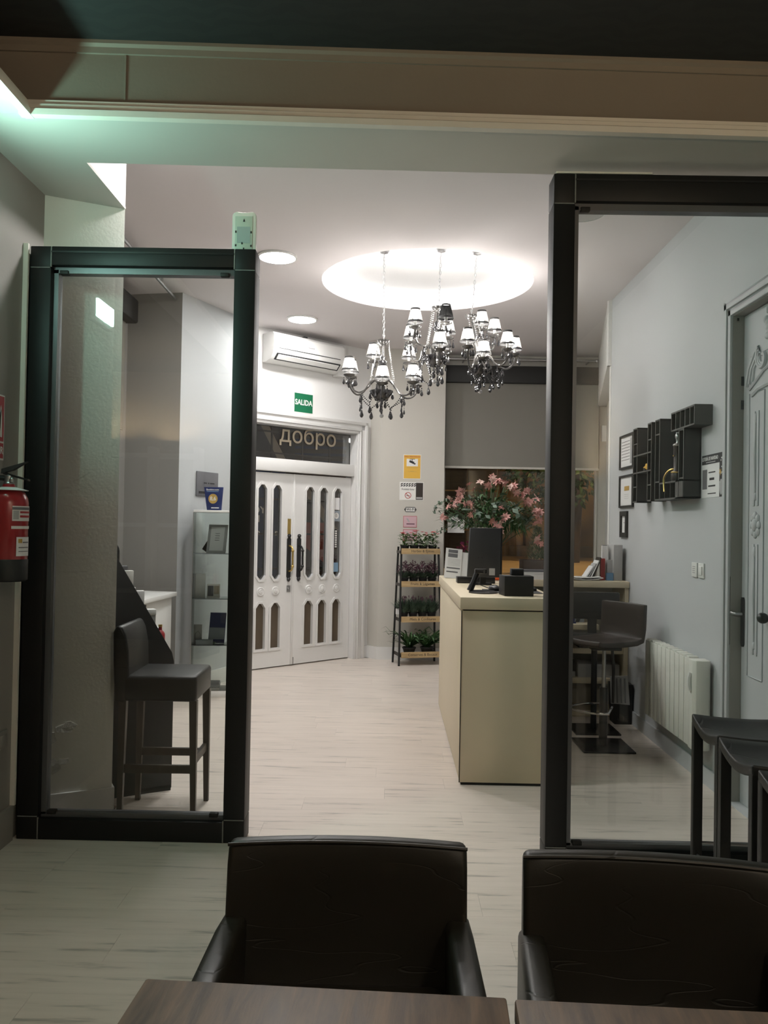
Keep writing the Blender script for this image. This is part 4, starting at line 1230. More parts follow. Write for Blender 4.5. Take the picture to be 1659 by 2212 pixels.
bpy.data.objects['orange_pen'].location = (0.90, 6.05, ZT)
for i in range(4):
    obj1('paper_stack', ('lowest', 'second lowest', 'second highest', 'topmost')[i] + ' sheet pile of the papers on the cream shelf by the counter', 'papers', MB().box(-0.11, 0.11, -0.10, 0.10, 0, 0.014), 'paper', (1.12 + random.uniform(-0.02, 0.02), 6.62, ZT + i * 0.0145), random.uniform(-0.1, 0.1))
obj1('dark_notebook', 'dark notebook on top of the papers on the cream shelf', 'notebook', MB().box(-0.11, 0.11, -0.09, 0.09, 0, 0.012), 'ink_soft', (1.12, 6.62, ZT + 0.0585), 0.05)

# ---- vase with bouquet
VX, VY = 0.775, 6.62
t = thing('glass_vase', 'square clear glass vase behind the monitor', 'vase', (VX, VY, ZT))
mb = MB()
for a, b, c, d in ((-0.09, 0.09, -0.09, -0.082), (-0.09, 0.09, 0.082, 0.09), (-0.09, -0.082, -0.082, 0.082), (0.082, 0.09, -0.082, 0.082)):
    mb.box(a, b, c, d, 0, 0.40)
mb.box(-0.082, 0.082, -0.082, 0.082, 0, 0.015)
mb.build('body', 'pane_cab', t)
MB().tube([(-0.09, -0.09, 0.40), (0.09, -0.09, 0.40), (0.09, 0.09, 0.40), (-0.09, 0.09, 0.40), (-0.09, -0.09, 0.40)], 0.004, 6).build('rim', 'crystal', t)
t = thing('bouquet', 'large bouquet of pink lilies and eucalyptus in the glass vase', 'bouquet', (VX, VY, ZT))
rb = random.Random(11)
sm = MB()
heads = []
for i in range(40):
    a = rb.uniform(0, 2 * PI)
    r = rb.uniform(0.03, 0.40)
    h = 0.76 - 0.9 * r * r * 2 + rb.uniform(-0.10, 0.04)
    p = V(r * math.cos(a) * 1.0 + 0.02, r * math.sin(a) * 0.55, max(0.42, h))
    heads.append(p)
    sm.tube(bez((rb.uniform(-0.05, 0.05), rb.uniform(-0.05, 0.05), 0.03), (p.x * 0.2, p.y * 0.2, 0.35), (p.x * 0.6, p.y * 0.6, p.z * 0.8), p, 6), 0.003, 5)
sm.build('stems', 'stem', t)
def flower_mesh(seed, m_):
    rr = random.Random(seed)
    mb = MB()
    for ring, (ln, tilt) in enumerate(((0.055, 0.35), (0.045, 0.9))):
        for k in range(6):
            a = k * PI / 3 + ring * PI / 6 + rr.uniform(-0.2, 0.2)
            d = V(math.cos(a), math.sin(a), tilt + rr.uniform(-0.15, 0.2))
            mb.leaf((0.004 * math.cos(a), 0.004 * math.sin(a), 0), d, ln * rr.uniform(0.8, 1.1), 0.026, bend=0.3)
    me = mb.mesh('flower', smooth=60); me.materials.append(M[m_]); return me
FM = [flower_mesh(1, 'pink'), flower_mesh(2, 'pink_pale'), flower_mesh(3, 'pink'), flower_mesh(4, 'pink')]
clusters = [(0.0, -0.10, 0.79), (0.06, -0.12, 0.77), (-0.08, -0.10, 0.75), (-0.15, -0.12, 0.71), (0.13, -0.12, 0.73), (0.17, -0.1, 0.71), (-0.22, -0.12, 0.67), (-0.26, -0.14, 0.62), (-0.31, -0.1, 0.60), (-0.33, -0.12, 0.54), (-0.27, -0.16, 0.56), (-0.20, -0.2, 0.58), (-0.15, -0.2, 0.55), (-0.17, -0.2, 0.50), (0.28, -0.1, 0.70), (0.25, -0.12, 0.67), (0.36, -0.1, 0.64), (0.30, -0.16, 0.58), (0.27, -0.18, 0.60), (0.36, -0.14, 0.53), (0.39, -0.1, 0.49), (0.35, -0.18, 0.46), (0.32, -0.16, 0.50), (0.02, -0.24, 0.44), (0.06, -0.25, 0.42), (0.09, -0.24, 0.46), (0.05, -0.26, 0.37), (0.06, -0.22, 0.56), (0.36, -0.12, 0.32), (0.39, -0.1, 0.29), (0.21, -0.2, 0.66), (-0.05, -0.14, 0.72), (0.1, -0.15, 0.77), (-0.35, -0.1, 0.47)]
for i, c in enumerate(clusters):
    for q in range(2):
        p = V(*c) + V(rb.uniform(-0.025, 0.025), rb.uniform(-0.03, 0.03), rb.uniform(-0.025, 0.025))
        inst(FM[(i * 2 + q) % 4], 'flower', t, p, (rb.uniform(0.3, 1.4), rb.uniform(-0.7, 0.7), rb.uniform(0, 6)), (rb.uniform(0.55, 0.8),) * 3)
lm = MB().leaf((0, 0, 0), (1, 0, 0.1), 0.062, 0.046, bend=0.1).mesh('leaf', smooth=60); lm.materials.append(M['leafD'])
for i in range(130):
    a = rb.uniform(0, 2 * PI); r = math.sqrt(rb.random()) * 0.40
    p = V(r * math.cos(a), r * math.sin(a) * 0.55 - 0.06, 0.42 + rb.random() * (0.30 - r * 0.45))
    inst(lm, 'leaf', t, p, (rb.uniform(-1, 1), rb.uniform(-1, 1), rb.uniform(0, 6.3)), (rb.uniform(0.7, 1.2),) * 3)
for br in (((-0.25, -0.1, 0.42), (-0.36, -0.1, 0.40), (-0.46, -0.12, 0.34), (-0.50, -0.12, 0.26)), ((-0.28, -0.08, 0.58), (-0.38, -0.08, 0.62), (-0.45, -0.08, 0.58), (-0.44, -0.08, 0.50)), ((0.3, -0.1, 0.6), (0.40, -0.1, 0.62), (0.48, -0.08, 0.60), (0.52, -0.06, 0.54))):
    pts = bez(*br, n=9)
    MB().tube(pts, 0.0022, 5).build('eucalyptus_twig', 'stem', t)
    for i, p in enumerate(pts[1:]):
        for s in (-1, 1):
            inst(lm, 'leaf', t, p, (rb.uniform(-0.6, 0.6) + s, rb.uniform(-0.8, 0.8), s * 1.5 + rb.uniform(-0.5, 0.5)), (rb.uniform(0.55, 0.8),) * 3)
g = MB()
for i in range(900):
    a = rb.uniform(0, 2 * PI); r = math.sqrt(rb.random()) * 0.36
    z = 0.40 + rb.random() * (0.34 - r * 0.5)
    g.leaf((r * math.cos(a), r * math.sin(a) * 0.55, z), (math.cos(a), math.sin(a), rb.uniform(-0.5, 0.9)), rb.uniform(0.05, 0.09), 0.022)
for i in range(90):
    x = rb.uniform(-0.02, 0.25)
    g.leaf((x, -0.12 + rb.uniform(-0.06, 0.06), 0.48), (rb.uniform(-0.2, 0.4), -0.2, -1), rb.uniform(0.08, 0.18), 0.009, up=(0, 1, 0))
o = g.build('greenery', 'leafA', t, smooth=0); o['kind'] = 'stuff'

# ---- brochures at the right end of the back shelf
obj1('folder_stand', 'tall grey magazine file against the right wall on the cream shelf', 'file', MB().box(-0.035, 0.035, -0.10, 0.10, 0, 0.28), 'paper_grey', (RW - 0.065, 6.66, ZT), 0, 0.003)
for i, (m_, h, w, lb) in enumerate((('ink_soft', 0.275, 0.03, 'dark tall brochure beside the grey magazine file'), ('paper', 0.27, 0.04, 'white tall brochure beside the dark tall one'), ('sign_red', 0.17, 0.035, 'red brochure among the leaflets on the cream shelf'), ('paper_grey', 0.16, 0.04, 'short grey brochure beside the red one'), ('blue_pl', 0.06, 0.05, 'small blue box in front of the brochures'))):
    y = 6.60 - (0.03 * (i > 1)) - (0.05 * (i == 4))
    obj1('brochure', lb, 'brochure', MB().box(-w / 2, w / 2, -0.015, 0.015, 0, h), m_, ((1.715, 1.70, 1.675, 1.73, 1.72)[i], (6.70, 6.655, 6.61, 6.61, 6.56)[i], ZT), 0.0, group='brochures on the cream shelf')
for i in range(4):
    mtx = Matrix.Rotation(0.35 + 0.08 * i, 4, 'Y')
    tag(MB().box(-0.004, 0.004, -0.07, 0.07, 0, 0.19 - 0.02 * i, mtx).build('leaflet', ('leather_brown', 'paper', 'paper_grey', 'paper')[i], loc=(1.585 - 0.022 * i, 6.62, ZT)), ('dark', 'white', 'grey', 'outermost white')[i] + ' leaflet leaning against the brochures', 'leaflet', 'leaning leaflets')
for i in range(2):
    mb = MB(); n_ = 10; vs = []
    for k in range(n_ + 1):
        u = k / n_
        for y in (-0.09, 0.09):
            vs.append((-0.13 + 0.26 * u, y, 0.003 + 0.016 * (u - 0.5) ** 2 * 4 * (1 - i * 0.5) + i * 0.006))
    vs += [(x, y, z + 0.004) for x, y, z in vs]
    m_ = 2 * (n_ + 1)
    fs = []
    for k in range(n_):
        b = 2 * k
        fs += [(b, b + 1, b + 3, b + 2), (m_ + b, m_ + b + 2, m_ + b + 3, m_ + b + 1), (b, b + 2, m_ + b + 2, m_ + b), (b + 1, m_ + b + 1, m_ + b + 3, b + 3)]
    mb.add(vs, fs)
    tag(mb.build('magazine', 'paper', loc=(1.52 - 0.02 * i, 6.56, ZT + 0.002 + i * 0.010)), ('lower', 'upper')[i] + ' curled white magazine lying on the cream shelf', 'magazine', 'curled magazines')
# things inside the shelf unit
obj1('paper_tray', 'pile of papers on the lowest shelf board, right of the stool column', 'papers', MB().box(-0.16, 0.16, -0.12, 0.12, 0, 0.10), 'paper_grey', (1.64, 6.66, 0.31))
obj1('paper_bundle', 'loose bundle of papers on the lowest shelf board', 'papers', MB().box(-0.15, 0.15, -0.12, 0.12, 0, 0.04), 'paper_grey', (1.30, 6.66, 0.31), 0.1)
obj1('orange_carton', 'small orange carton on the lowest shelf board', 'carton', MB().box(-0.03, 0.03, -0.03, 0.03, 0, 0.075), 'orange', (1.07, 6.60, 0.31))
obj1('dark_drawer_box', 'black box on the middle shelf board', 'box', MB().box(-0.14, 0.14, -0.10, 0.10, 0, 0.045), 'black', (1.62, 6.62, 0.54))
obj1('white_carton', 'white carton on the upper shelf board', 'carton', MB().box(-0.075, 0.075, -0.05, 0.05, 0, 0.085), 'paper_grey', (1.295, 6.52, 0.74), 0, 0.003)
obj1('white_carton', 'white carton at the partition post on the upper shelf board', 'carton', MB().box(-0.04, 0.04, -0.05, 0.05, 0, 0.11), 'paper_grey', (1.17, 6.50, 0.74), 0, 0.003)
t = thing('striped_box', 'grey and blue striped box on the upper shelf board', 'box', (1.455, 6.55, 0.74))
MB().box(-0.06, 0.06, -0.04, 0.04, 0, 0.11).build('body', 'sticker_grey', t, bevel=0.002)
for k in range(2):
    MB().prism([(-0.06 + k * 0.05, 0.0), (-0.03 + k * 0.05, 0.0), (0.03 + k * 0.03, 0.11), (0.0 + k * 0.03, 0.11)], -0.0415, -0.04, 'y').build('stripe', 'charcoal', t)
obj1('tape_dispenser', 'dark tape dispenser in front of the cartons on the shelf board', 'dispenser', MB().tube([(0.025 * math.cos(a), 0, 0.032 + 0.025 * math.sin(a)) for a in [k * PI / 8 for k in range(17)]], 0.010, 8).box(-0.04, 0.04, -0.015, 0.015, 0, 0.012), 'blue_card', (1.39, 6.43, 0.74))

# ---- swivel bar stool behind the counter
t = thing('swivel_stool', 'dark brown swivel bar stool with square black base behind the counter', 'stool', (1.455, 5.665, 0), 0.0)
MB().box(-0.172, 0.172, -0.185, 0.185, 0, 0.012).build('base_plate', 'black_gl', t, bevel=0.004)
MB().tube([(0, 0, 0.012), (0, 0, 0.40)], 0.028, 16).build('outer_column', 'black_gl', t)
MB().tube([(0, 0, 0.40), (0, 0, 0.66)], 0.014, 12).build('piston', 'steel', t)
MB().box(-0.10, 0.10, -0.08, 0.08, 0.655, 0.68).build('seat_mechanism', 'black', t, bevel=0.006)
MB().tube([(0.05, -0.02, 0.655), (0.06, -0.02, 0.52), (0.055, -0.03, 0.30)], 0.010, 8).build('foot_rest_strut', 'black_gl', t)
MB().tube([(0.05, -0.03, 0.27)] + [(-0.02 - 0.20 * math.sin(a), -0.03 - 0.17 * math.cos(a) * 1.0, 0.26) for a in [k * PI / 12 for k in range(13)]] + [(0.05, 0.10, 0.27)], 0.008, 8).build('foot_ring', 'chrome', t)
def shell(mb, th):
    nx, ny = 14, 8
    vs, fs = [], []
    prof = [(-0.235, 0.700), (-0.20, 0.688), (-0.10, 0.684), (0.02, 0.684), (0.11, 0.688), (0.165, 0.705), (0.195, 0.745), (0.205, 0.80), (0.208, 0.86), (0.210, 0.92), (0.212, 0.965)]
    for s in (0, 1):
        for j in range(ny + 1):
            y = (j / ny - 0.5) * 0.40
            for i, (x, z) in enumerate(prof):
                i0, i1 = max(i - 1, 0), min(i + 1, len(prof) - 1)
                d = V(prof[i1][0] - prof[i0][0], prof[i1][1] - prof[i0][1]).normalized()
                nx_, nz_ = -d.y, d.x
                o_ = 0.02 * (2 * j / ny - 1) ** 2 if i > 5 else 0.008 * (2 * j / ny - 1) ** 2
                vs.append((x + nx_ * th * s - (o_ if i > 5 else 0), y, z + nz_ * th * s + (o_ if i <= 5 else 0)))
    n_ = len(prof); S = n_ * (ny + 1)
    I = lambda s, i, j: s * S + j * n_ + i
    for j in range(ny):
        for i in range(n_ - 1):
            fs.append((I(0, i, j), I(0, i, j + 1), I(0, i + 1, j + 1), I(0, i + 1, j)))
            fs.append((I(1, i, j), I(1, i + 1, j), I(1, i + 1, j + 1), I(1, i, j + 1)))
        for i in (0, n_ - 1):
            q = (I(0, i, j), I(1, i, j), I(1, i, j + 1), I(0, i, j + 1))
            fs.append(q if i == 0 else q[::-1])
    for i in range(n_ - 1):
        fs.append((I(0, i, 0), I(0, i + 1, 0), I(1, i + 1, 0), I(1, i, 0)))
        fs.append((I(0, i, ny), I(1, i, ny), I(1, i + 1, ny), I(0, i + 1, ny)))
    mb.add(vs, fs)
    return mb
shell(MB(), 0.035).build('seat_shell', 'leather_brown', t, bevel=0.006, smooth=60, rot=(0, 0, 0.50))
# second stool pushed under the shelf unit: only its dark back shows
t = thing('swivel_stool', 'dark stool back half hidden behind the brown swivel stool', 'stool', (1.50, 6.20, 0), -PI / 2)
MB().box(-0.02, 0.02, -0.20, 0.20, 0.80, 1.0).build('backrest', 'leather_grey', t, bevel=0.012)
MB().box(-0.02, 0.17, -0.19, 0.19, 0.66, 0.70).build('seat', 'leather_grey', t, bevel=0.01)
MB().box(-0.018, 0.018, -0.03, 0.03, 0.68, 0.82).build('back_bracket', 'black', t)
MB().tube([(0.08, 0, 0.012), (0.08, 0, 0.66)], 0.022, 12).build('column', 'black_gl', t)
MB().box(-0.08, 0.24, -0.16, 0.16, 0, 0.012).build('base_plate', 'black_gl', t)

# ---- bin bag of waste paper by the right wall
t = thing('waste_bin', 'black waste bin with paper bag standing at the right wall', 'bin', (1.765, 6.37, 0))
MB().hexa([(-0.06, -0.06, 0), (0.07, -0.06, 0), (0.07, 0.08, 0), (-0.06, 0.08, 0)], [(-0.075, -0.07, 0.30), (0.075, -0.07, 0.30), (0.075, 0.08, 0.30), (-0.075, 0.08, 0.30)]).build('body', 'black', t, bevel=0.004)
MB().hexa([(-0.09, -0.075, 0.16), (0.05, -0.075, 0.15), (0.05, -0.071, 0.15), (-0.09, -0.071, 0.16)], [(-0.10, -0.078, 0.36), (0.03, -0.078, 0.37), (0.03, -0.07, 0.37), (-0.10, -0.07, 0.36)]).build('paper_bag', 'paper_grey', t)
for k in range(4):
    MB().hexa([(-0.08 + k * 0.03, -0.080, 0.165), (-0.07 + k * 0.03, -0.080, 0.165), (-0.07 + k * 0.03, -0.078, 0.165), (-0.08 + k * 0.03, -0.078, 0.165)], [(-0.09 + k * 0.03, -0.083, 0.35), (-0.078 + k * 0.03, -0.083, 0.35), (-0.078 + k * 0.03, -0.08, 0.35), (-0.09 + k * 0.03, -0.08, 0.35)]).build('bag_fold', 'ink_soft', t)

# ---- electric radiator
t = thing('radiator', 'white finned electric radiator on the right wall', 'radiator', (RW, 4.765, 0.22))
for k in range(10):
    y = 0.115 + k * 0.083
    mb = MB().prism([(y, 0.0), (y + 0.076, 0.0), (y + 0.076, 0.50), (y, 0.50)], -0.105, -0.09, 'x')
    mb.box(-0.09, -0.03, y + 0.03, y + 0.05, 0.01, 0.48)
    mb.prism([(y + 0.012, 0.50), (y + 0.068, 0.50), (y + 0.058, 0.512), (y + 0.022, 0.512)], -0.10, -0.04, 'x')
    mb.build('fin', 'ivory', t, bevel=0.003)
MB().box(-0.09, -0.02, 0.10, 0.95, 0.02, 0.05).box(-0.09, -0.02, 0.10, 0.95, 0.44, 0.47).build('manifold', 'ivory', t)
mb = MB().prism([(-0.02, 0.10), (-0.05, 0.0), (-0.02, -0.0)][:0] + [(-0.015, 0.105), (-0.110, 0.105), (-0.115, 0.03), (-0.10, 0.005), (-0.07, -0.005), (-0.03, 0.0), (-0.015, 0.015)], -0.005, 0.505, 'z')
mb.build('control_end', 'ivory', t, bevel=0.004, smooth=50)
MB().tube([(-0.116, 0.05, 0.33), (-0.124, 0.05, 0.36), (-0.124, 0.05, 0.40), (-0.116, 0.05, 0.43)], 0.014, 8).build('control_knob', 'white_pl', t)
for z in (0.1, 0.4):
    MB().box(-0.03, 0, 0.30, 0.33, z, z + 0.04).build('wall_bracket', 'steel', t)

# ---- wall switches
for y, lb, k in ((5.075, 'white blank switch plate on the right wall', 0), (4.965, 'white light switch on the right wall nearer the carved door', 1)):
    t = thing('light_switch', lb, 'switch', (RW, y, 1.185))
    MB().box(-0.010, 0, -0.042, 0.042, 0, 0.088).build('plate', 'white_pl', t, bevel=0.003)
    if k:
        MB().box(-0.016, -0.010, -0.026, 0.026, 0.018, 0.07).build('rocker', 'white_pl', t, bevel=0.003)
    else:
        for i in range(4):
            MB().box(-0.012, -0.010, -0.02, 0.02, 0.025 + i * 0.012, 0.030 + i * 0.012).build('vent_slit', 'paper_grey', t)

# ---- letter-shaped black wall shelves H L T
def cell_box(mb_e, y0, y1, z0, z1, dep=0.103, th=0.010):
    """open fronted box on the wall: y0 near, y1 far"""
    x = -dep
    mb_e.box(x, 0, y0, y0 + th, z0, z1).box(x, 0, y1 - th, y1, z0, z1).box(x, 0, y0, y1, z0, z0 + th).box(x, 0, y0, y1, z1 - th, z1)
    mb_e.box(-0.008, 0, y0, y1, z0, z1)
Z0, Z1 = 1.6604, 2.1947
H = thing('letter_shelf', 'black wall shelf shaped like a letter H holding the yellow toy car', 'shelf', (RW, 0, 0), group='letter shaped shelves')
for nm, a, b in (('upright', 5.950, 6.053), ('upright', 5.626, 5.713)):
    mb = MB(); cell_box(mb, a, b, Z0, Z1); mb.build(nm, 'letterbox', H)
for a, b in ((5.950, 6.053), (5.626, 5.713)):
    for z in (1.7683, 2.0766):
        MB().box(-0.103, -0.008, a + 0.01, b - 0.01, z, z + 0.008).build('divider', 'letteredge', H)
    MB().box(-0.105, -0.101, a, b, Z0, Z0 + 0.009).box(-0.105, -0.101, a, b, Z1 - 0.009, Z1).box(-0.105, -0.101, a, a + 0.009, Z0, Z1).box(-0.105, -0.101, b - 0.009, b, Z0, Z1).build('edge_trim', 'letteredge', H)
for z in (1.8659, 1.9892):
    MB().box(-0.103, 0, 5.713, 5.950, z, z + 0.010).build('crossbar_board', 'letterbox', H)
    MB().box(-0.105, -0.101, 5.626, 6.053, z, z + 0.010).build('edge_trim', 'letteredge', H)
MB().box(-0.008, 0, 5.713, 5.950, 1.8659, 1.9995).build('crossbar_back', 'letterbox', H)
Lt = thing('letter_shelf', 'black wall shelf shaped like a letter L under the long metal pump', 'shelf', (RW, 0, 0), group='letter shaped shelves')
mb = MB(); cell_box(mb, 5.451, 5.549, Z0, Z1); mb.build('upright', 'letterbox', Lt)
mb = MB(); cell_box(mb, 5.0, 5.451, Z0, 1.7734); mb.build('foot_box', 'letterbox', Lt)
for y in (5.241, 5.344):
    MB().box(-0.103, -0.008, y, y + 0.008, Z0 + 0.01, 1.7631).build('divider', 'letterbox', Lt)
for z in (1.7786, 2.0920):
    MB().box(-0.103, -0.008, 5.462, 5.539, z, z + 0.008).build('divider', 'letteredge', Lt)
MB().box(-0.105, -0.101, 5.0, 5.549, Z0, Z0 + 0.009).box(-0.105, -0.101, 5.0, 5.451, 1.7642, 1.7734).box(-0.105, -0.101, 5.0, 5.147, Z0, 1.7734).box(-0.105, -0.101, 5.451, 5.461, 1.7734, Z1).box(-0.105, -0.101, 5.540, 5.549, Z0, Z1).build('edge_trim', 'letteredge', Lt)
T_ = thing('letter_shelf', 'black wall shelf shaped like a letter T beside the lottery poster', 'shelf', (RW, 0, 0), group='letter shaped shelves')
mb = MB(); cell_box(mb, 4.830, 5.236, 2.0817, 2.1999); mb.build('bar_box', 'letterbox', T_)
MB().box(-0.103, 0.0, 4.828, 4.830, 2.0817, 2.1999).build('bar_end', 'letteredge', T_)
for i in range(1, 5):
    MB().box(-0.103, -0.008, 4.830 + i * 0.0815 - 0.004, 4.830 + i * 0.0815 + 0.004, 2.0868, 2.1947).build('divider', 'letteredge', T_)
MB().box(-0.105, -0.101, 4.830, 5.236, 2.0817, 2.0909).box(-0.105, -0.101, 4.830, 5.236, 2.1906, 2.1999).box(-0.105, -0.101, 4.830, 4.839, 2.0817, 2.1999).box(-0.105, -0.101, 5.226, 5.236, 2.0817, 2.1999).build('edge_trim', 'letteredge', T_)
mb = MB(); cell_box(mb, 5.002, 5.092, Z0, 2.0817); mb.build('stem_box', 'letterbox', T_)
MB().box(-0.103, -0.008, 5.013, 5.081, 1.7786, 1.7868).build('divider', 'letteredge', T_)
MB().box(-0.105, -0.101, 5.002, 5.012, Z0, 2.0817).box(-0.105, -0.101, 5.083, 5.092, Z0, 2.0817).box(-0.105, -0.101, 5.002, 5.092, Z0, Z0 + 0.009).build('edge_trim', 'letteredge', T_)
t = thing('toy_car', 'small yellow toy car on the crossbar of the H shelf', 'toy', (RW - 0.06, 5.81, 1.8765), 0.2)
MB().prism([(-0.05, 0.012), (0.05, 0.012), (0.05, 0.03), (0.03, 0.034), (0.018, 0.052), (-0.03, 0.052), (-0.05, 0.03)], -0.02, 0.02, 'x').build('body', 'car_yellow', t, bevel=0.003)
for y in (-0.03, 0.03):
    for x in (-0.021, 0.021):
        MB().lathe([(0.012, -0.004), (0.012, 0.004), (0, 0.0041)], 10, mtx=Matrix.Translation((x, y, 0.012)) @ Matrix.Rotation(PI / 2, 4, 'Y')).build('wheel', 'black', t)
t = thing('antique_pump', 'old dark metal pump with curved brass arm on the L shelf', 'ornament', (RW - 0.062, 5.23, 1.7745))
MB().lathe([(0.036, 0.0), (0.040, 0.01), (0.040, 0.045), (0.034, 0.06), (0.026, 0.07), (0.026, 0.215), (0.028, 0.22)], 18).build('body', 'leather_brown', t)
MB().lathe([(0.028, 0.22), (0.031, 0.226), (0.028, 0.232), (0.012, 0.24), (0.010, 0.25), (0.016, 0.27), (0.018, 0.285), (0.012, 0.30), (0.0, 0.302)], 18).build('cap', 'steel', t)
MB().tube(bez((-0.02, 0.0, 0.075), (-0.05, 0.03, 0.08), (-0.06, 0.07, 0.04), (-0.062, 0.075, 0.01), 8) + [(-0.062, 0.07, -0.03), (-0.062, 0.06, -0.065)], 0.006, 8).build('arm', 'brass', t)
MB().box(-0.029, -0.026, -0.008, 0.008, 0.155, 0.163).build('rivet_plate', 'brass', t)
MB().lathe([(0.041, 0.0), (0.043, 0.004), (0.041, 0.008)], 18, (0, 0, 0.05)).build('ring', 'brass', t)

# ---- framed certificates on the right wall
def wall_frame(label, y0, y1, z0, z1, fw, kind):
    t = thing('picture_frame', label, 'picture', (RW, (y0 + y1) / 2, z0), group='framed certificates on the right wall')
    w, h = (y1 - y0) / 2, z1 - z0
    mb = MB()
    mb.box(-0.018, 0, -w, w, 0, fw).box(-0.018, 0, -w, w, h - fw, h).box(-0.018, 0, -w, -w + fw, fw, h - fw).box(-0.018, 0, w - fw, w, fw, h - fw)
    mb.build('frame', 'black', t)
    MB().box(-0.006, 0, -w + fw, w - fw, fw, h - fw).build('sheet', 'paper', t)
    if kind == 0:
        MB().box(-0.0075, -0.006, -w + fw + 0.01, -w + fw + 0.085, fw + 0.02, h - fw - 0.02).build('photo', 'paper_grey', t)
        for k in range(7):
            MB().box(-0.0075, -0.006, -w + fw + 0.10, w - fw - 0.02, h - fw - 0.04 - k * 0.024, h - fw - 0.036 - k * 0.024).build('print_line', 'ink_soft', t)
    elif kind == 1:
        MB().box(-0.0075, -0.006, -0.07, 0.06, h * 0.52, h * 0.66).build('photo', 'gold', t)
        for k in range(3):
            MB().box(-0.0075, -0.006, -0.06, 0.06, h * 0.40 - k * 0.015, h * 0.40 + 0.002 - k * 0.015).build('print_line', 'paper_grey', t)
    else:
        MB().box(-0.0075, -0.006, -0.02, 0.02, h * 0.55, h * 0.565).build('print_line', 'ink_soft', t)
wall_frame('upper black framed certificate with photo strip beside the H shelf', 6.37, 6.745, 1.945, 2.215, 0.016, 0)
wall_frame('middle black framed certificate with gold picture beside the H shelf', 6.37, 6.745, 1.64, 1.895, 0.016, 1)
wall_frame('small thick black frame, lowest of the three on the right wall', 6.52, 6.71, 1.405, 1.612, 0.038, 2)

# ---- lottery poster
t = thing('lottery_poster', 'black and white lottery poster taped beside the carved door', 'poster', (RW, 4.815, 1.66))
MB().box(-0.002, 0, -0.165, 0.165, 0, 0.25).build('sheet', 'paper', t)
MB().box(-0.003, -0.002, -0.165, 0.165, 0.195, 0.25).box(-0.003, -0.002, -0.165, -0.10, 0.0, 0.195).build('dark_field', 'ink', t)
text('poster_title', 'LOTER\u00cdA DE NAVIDAD', 0.030, t, (-0.0035, 0.04, 0.226), FACE_LEFT, 'paper', ext=0.0004, sx=0.78, bold=0.0004)
MB().box(-0.0038, -0.003, -0.04, 0.10, 0.203, 0.208).build('print_line', 'paper_grey', t)
MB().box(-0.003, -0.002, 0.085, 0.155, 0.05, 0.165).build('photo', 'ink_soft', t)
for z, w_, h_ in ((0.142, 0.05, 0.007), (0.10, 0.035, 0.014), (0.062, 0.052, 0.009), (0.020, 0.06, 0.006)):
    MB().box(-0.003, -0.002, 0.012 - w_, 0.012 + w_, z, z + h_).build('print_line', 'ink', t)
MB().ball((-0.003, -0.125, 0.055), (0.002, 0.024, 0.045), 12, 8).build('figure', 'paper_grey', t)
for k in range(9):
    MB().ball((-0.003, -0.16 + random.random() * 0.055, 0.03 + random.random() * 0.20), (0.001, 0.005, 0.005), 6, 4).build('snow_dot', 'paper', t)
star = [((0.022 if k % 2 else 0.009) * math.cos(k * PI / 5 + 0.3) - 0.115, (0.022 if k % 2 else 0.009) * math.sin(k * PI / 5 + 0.3) + 0.14) for k in range(10)]
MB().prism(star, -0.0042, -0.0025, 'x').build('star', 'gold', t)
# small white detector on the far side wall
obj1('wall_detector', 'small white detector box on the far wall by the window', 'detector', MB().box(-0.035, 0.035, -0.015, 0.015, -0.09, 0.09), 'white_pl', (2.395, 9.42, 2.55), 0.0, 0.004)

# ---- far window: black blind box, grey roller blind, curtain rod, paper sign
t = thing('roller_blind', 'grey roller blind hanging from a black box over the far window', 'blind', (0.58, 9.36, 0))
MB().box(0, 1.74, -0.07, 0.07, 3.085, 3.275).build('blind_box', 'black', t, bevel=0.005)
MB().box(0.01, 1.73, -0.004, 0.004, 2.14, 3.09).build('cloth', 'blind', t)
MB().box(0.005, 1.735, -0.012, 0.012, 2.125, 2.15).build('bottom_bar', 'pier', t, bevel=0.003)
t = thing('curtain_rod', 'thin steel curtain rod above the far window blind', 'rod', (0.58, 9.24, 3.335))
MB().tube([(0.0, 0, 0), (1.66, 0, 0)], 0.014, 10).ball((1.67, 0, 0), 0.022).build('pole', 'steel', t)
MB().tube([(1.60, 0, 0), (1.60, 0.2, 0.0)], 0.008, 6).tube([(0.2, 0, 0), (0.2, 0.2, 0.0)], 0.008, 6).build('bracket', 'steel', t)
t = thing('curtain_rod', 'thin steel curtain rod below the ceiling at the left side window', 'rod', (-1.84, 5.0, 3.365))
MB().tube([(0.03, -0.4, 0), (-0.035, 2.15, 0)], 0.013, 10).ball((-0.036, 2.17, 0), 0.024).build('pole', 'steel', t)
MB().tube([(-0.02, 1.6, 0), (-0.02, 1.6, 0.055)], 0.008, 6).tube([(0.0, 0.4, 0), (0.0, 0.4, 0.055)], 0.008, 6).build('bracket', 'steel', t)
t = thing('roller_blind', 'black blind box high on the left side wall', 'blind', (-2.3, 5.9, 3.12))
MB().box(0.0, 0.15, -1.2, 1.05, 0, 0.20).build('blind_box', 'black', t, bevel=0.02)
MB().box(0.05, 0.058, -1.15, 1.0, -0.9, 0.02).build('cloth', 'blind', t)
t = thing('paper_sign', 'white paper with printed sketch taped to the far window', 'sign', (0.735, 9.46, 1.40))
MB().box(-0.095, 0.095, -0.002, 0, 0, 0.19).build('sheet', 'paper', t)
for k in range(4):
    MB().leaf((-0.03 + k * 0.02, -0.003, 0.04 + k * 0.03), (1, 0, 0.5), 0.06, 0.018, up=(0, -1, 0), bend=0.0).build('printed_leaf', 'paper_grey', t)

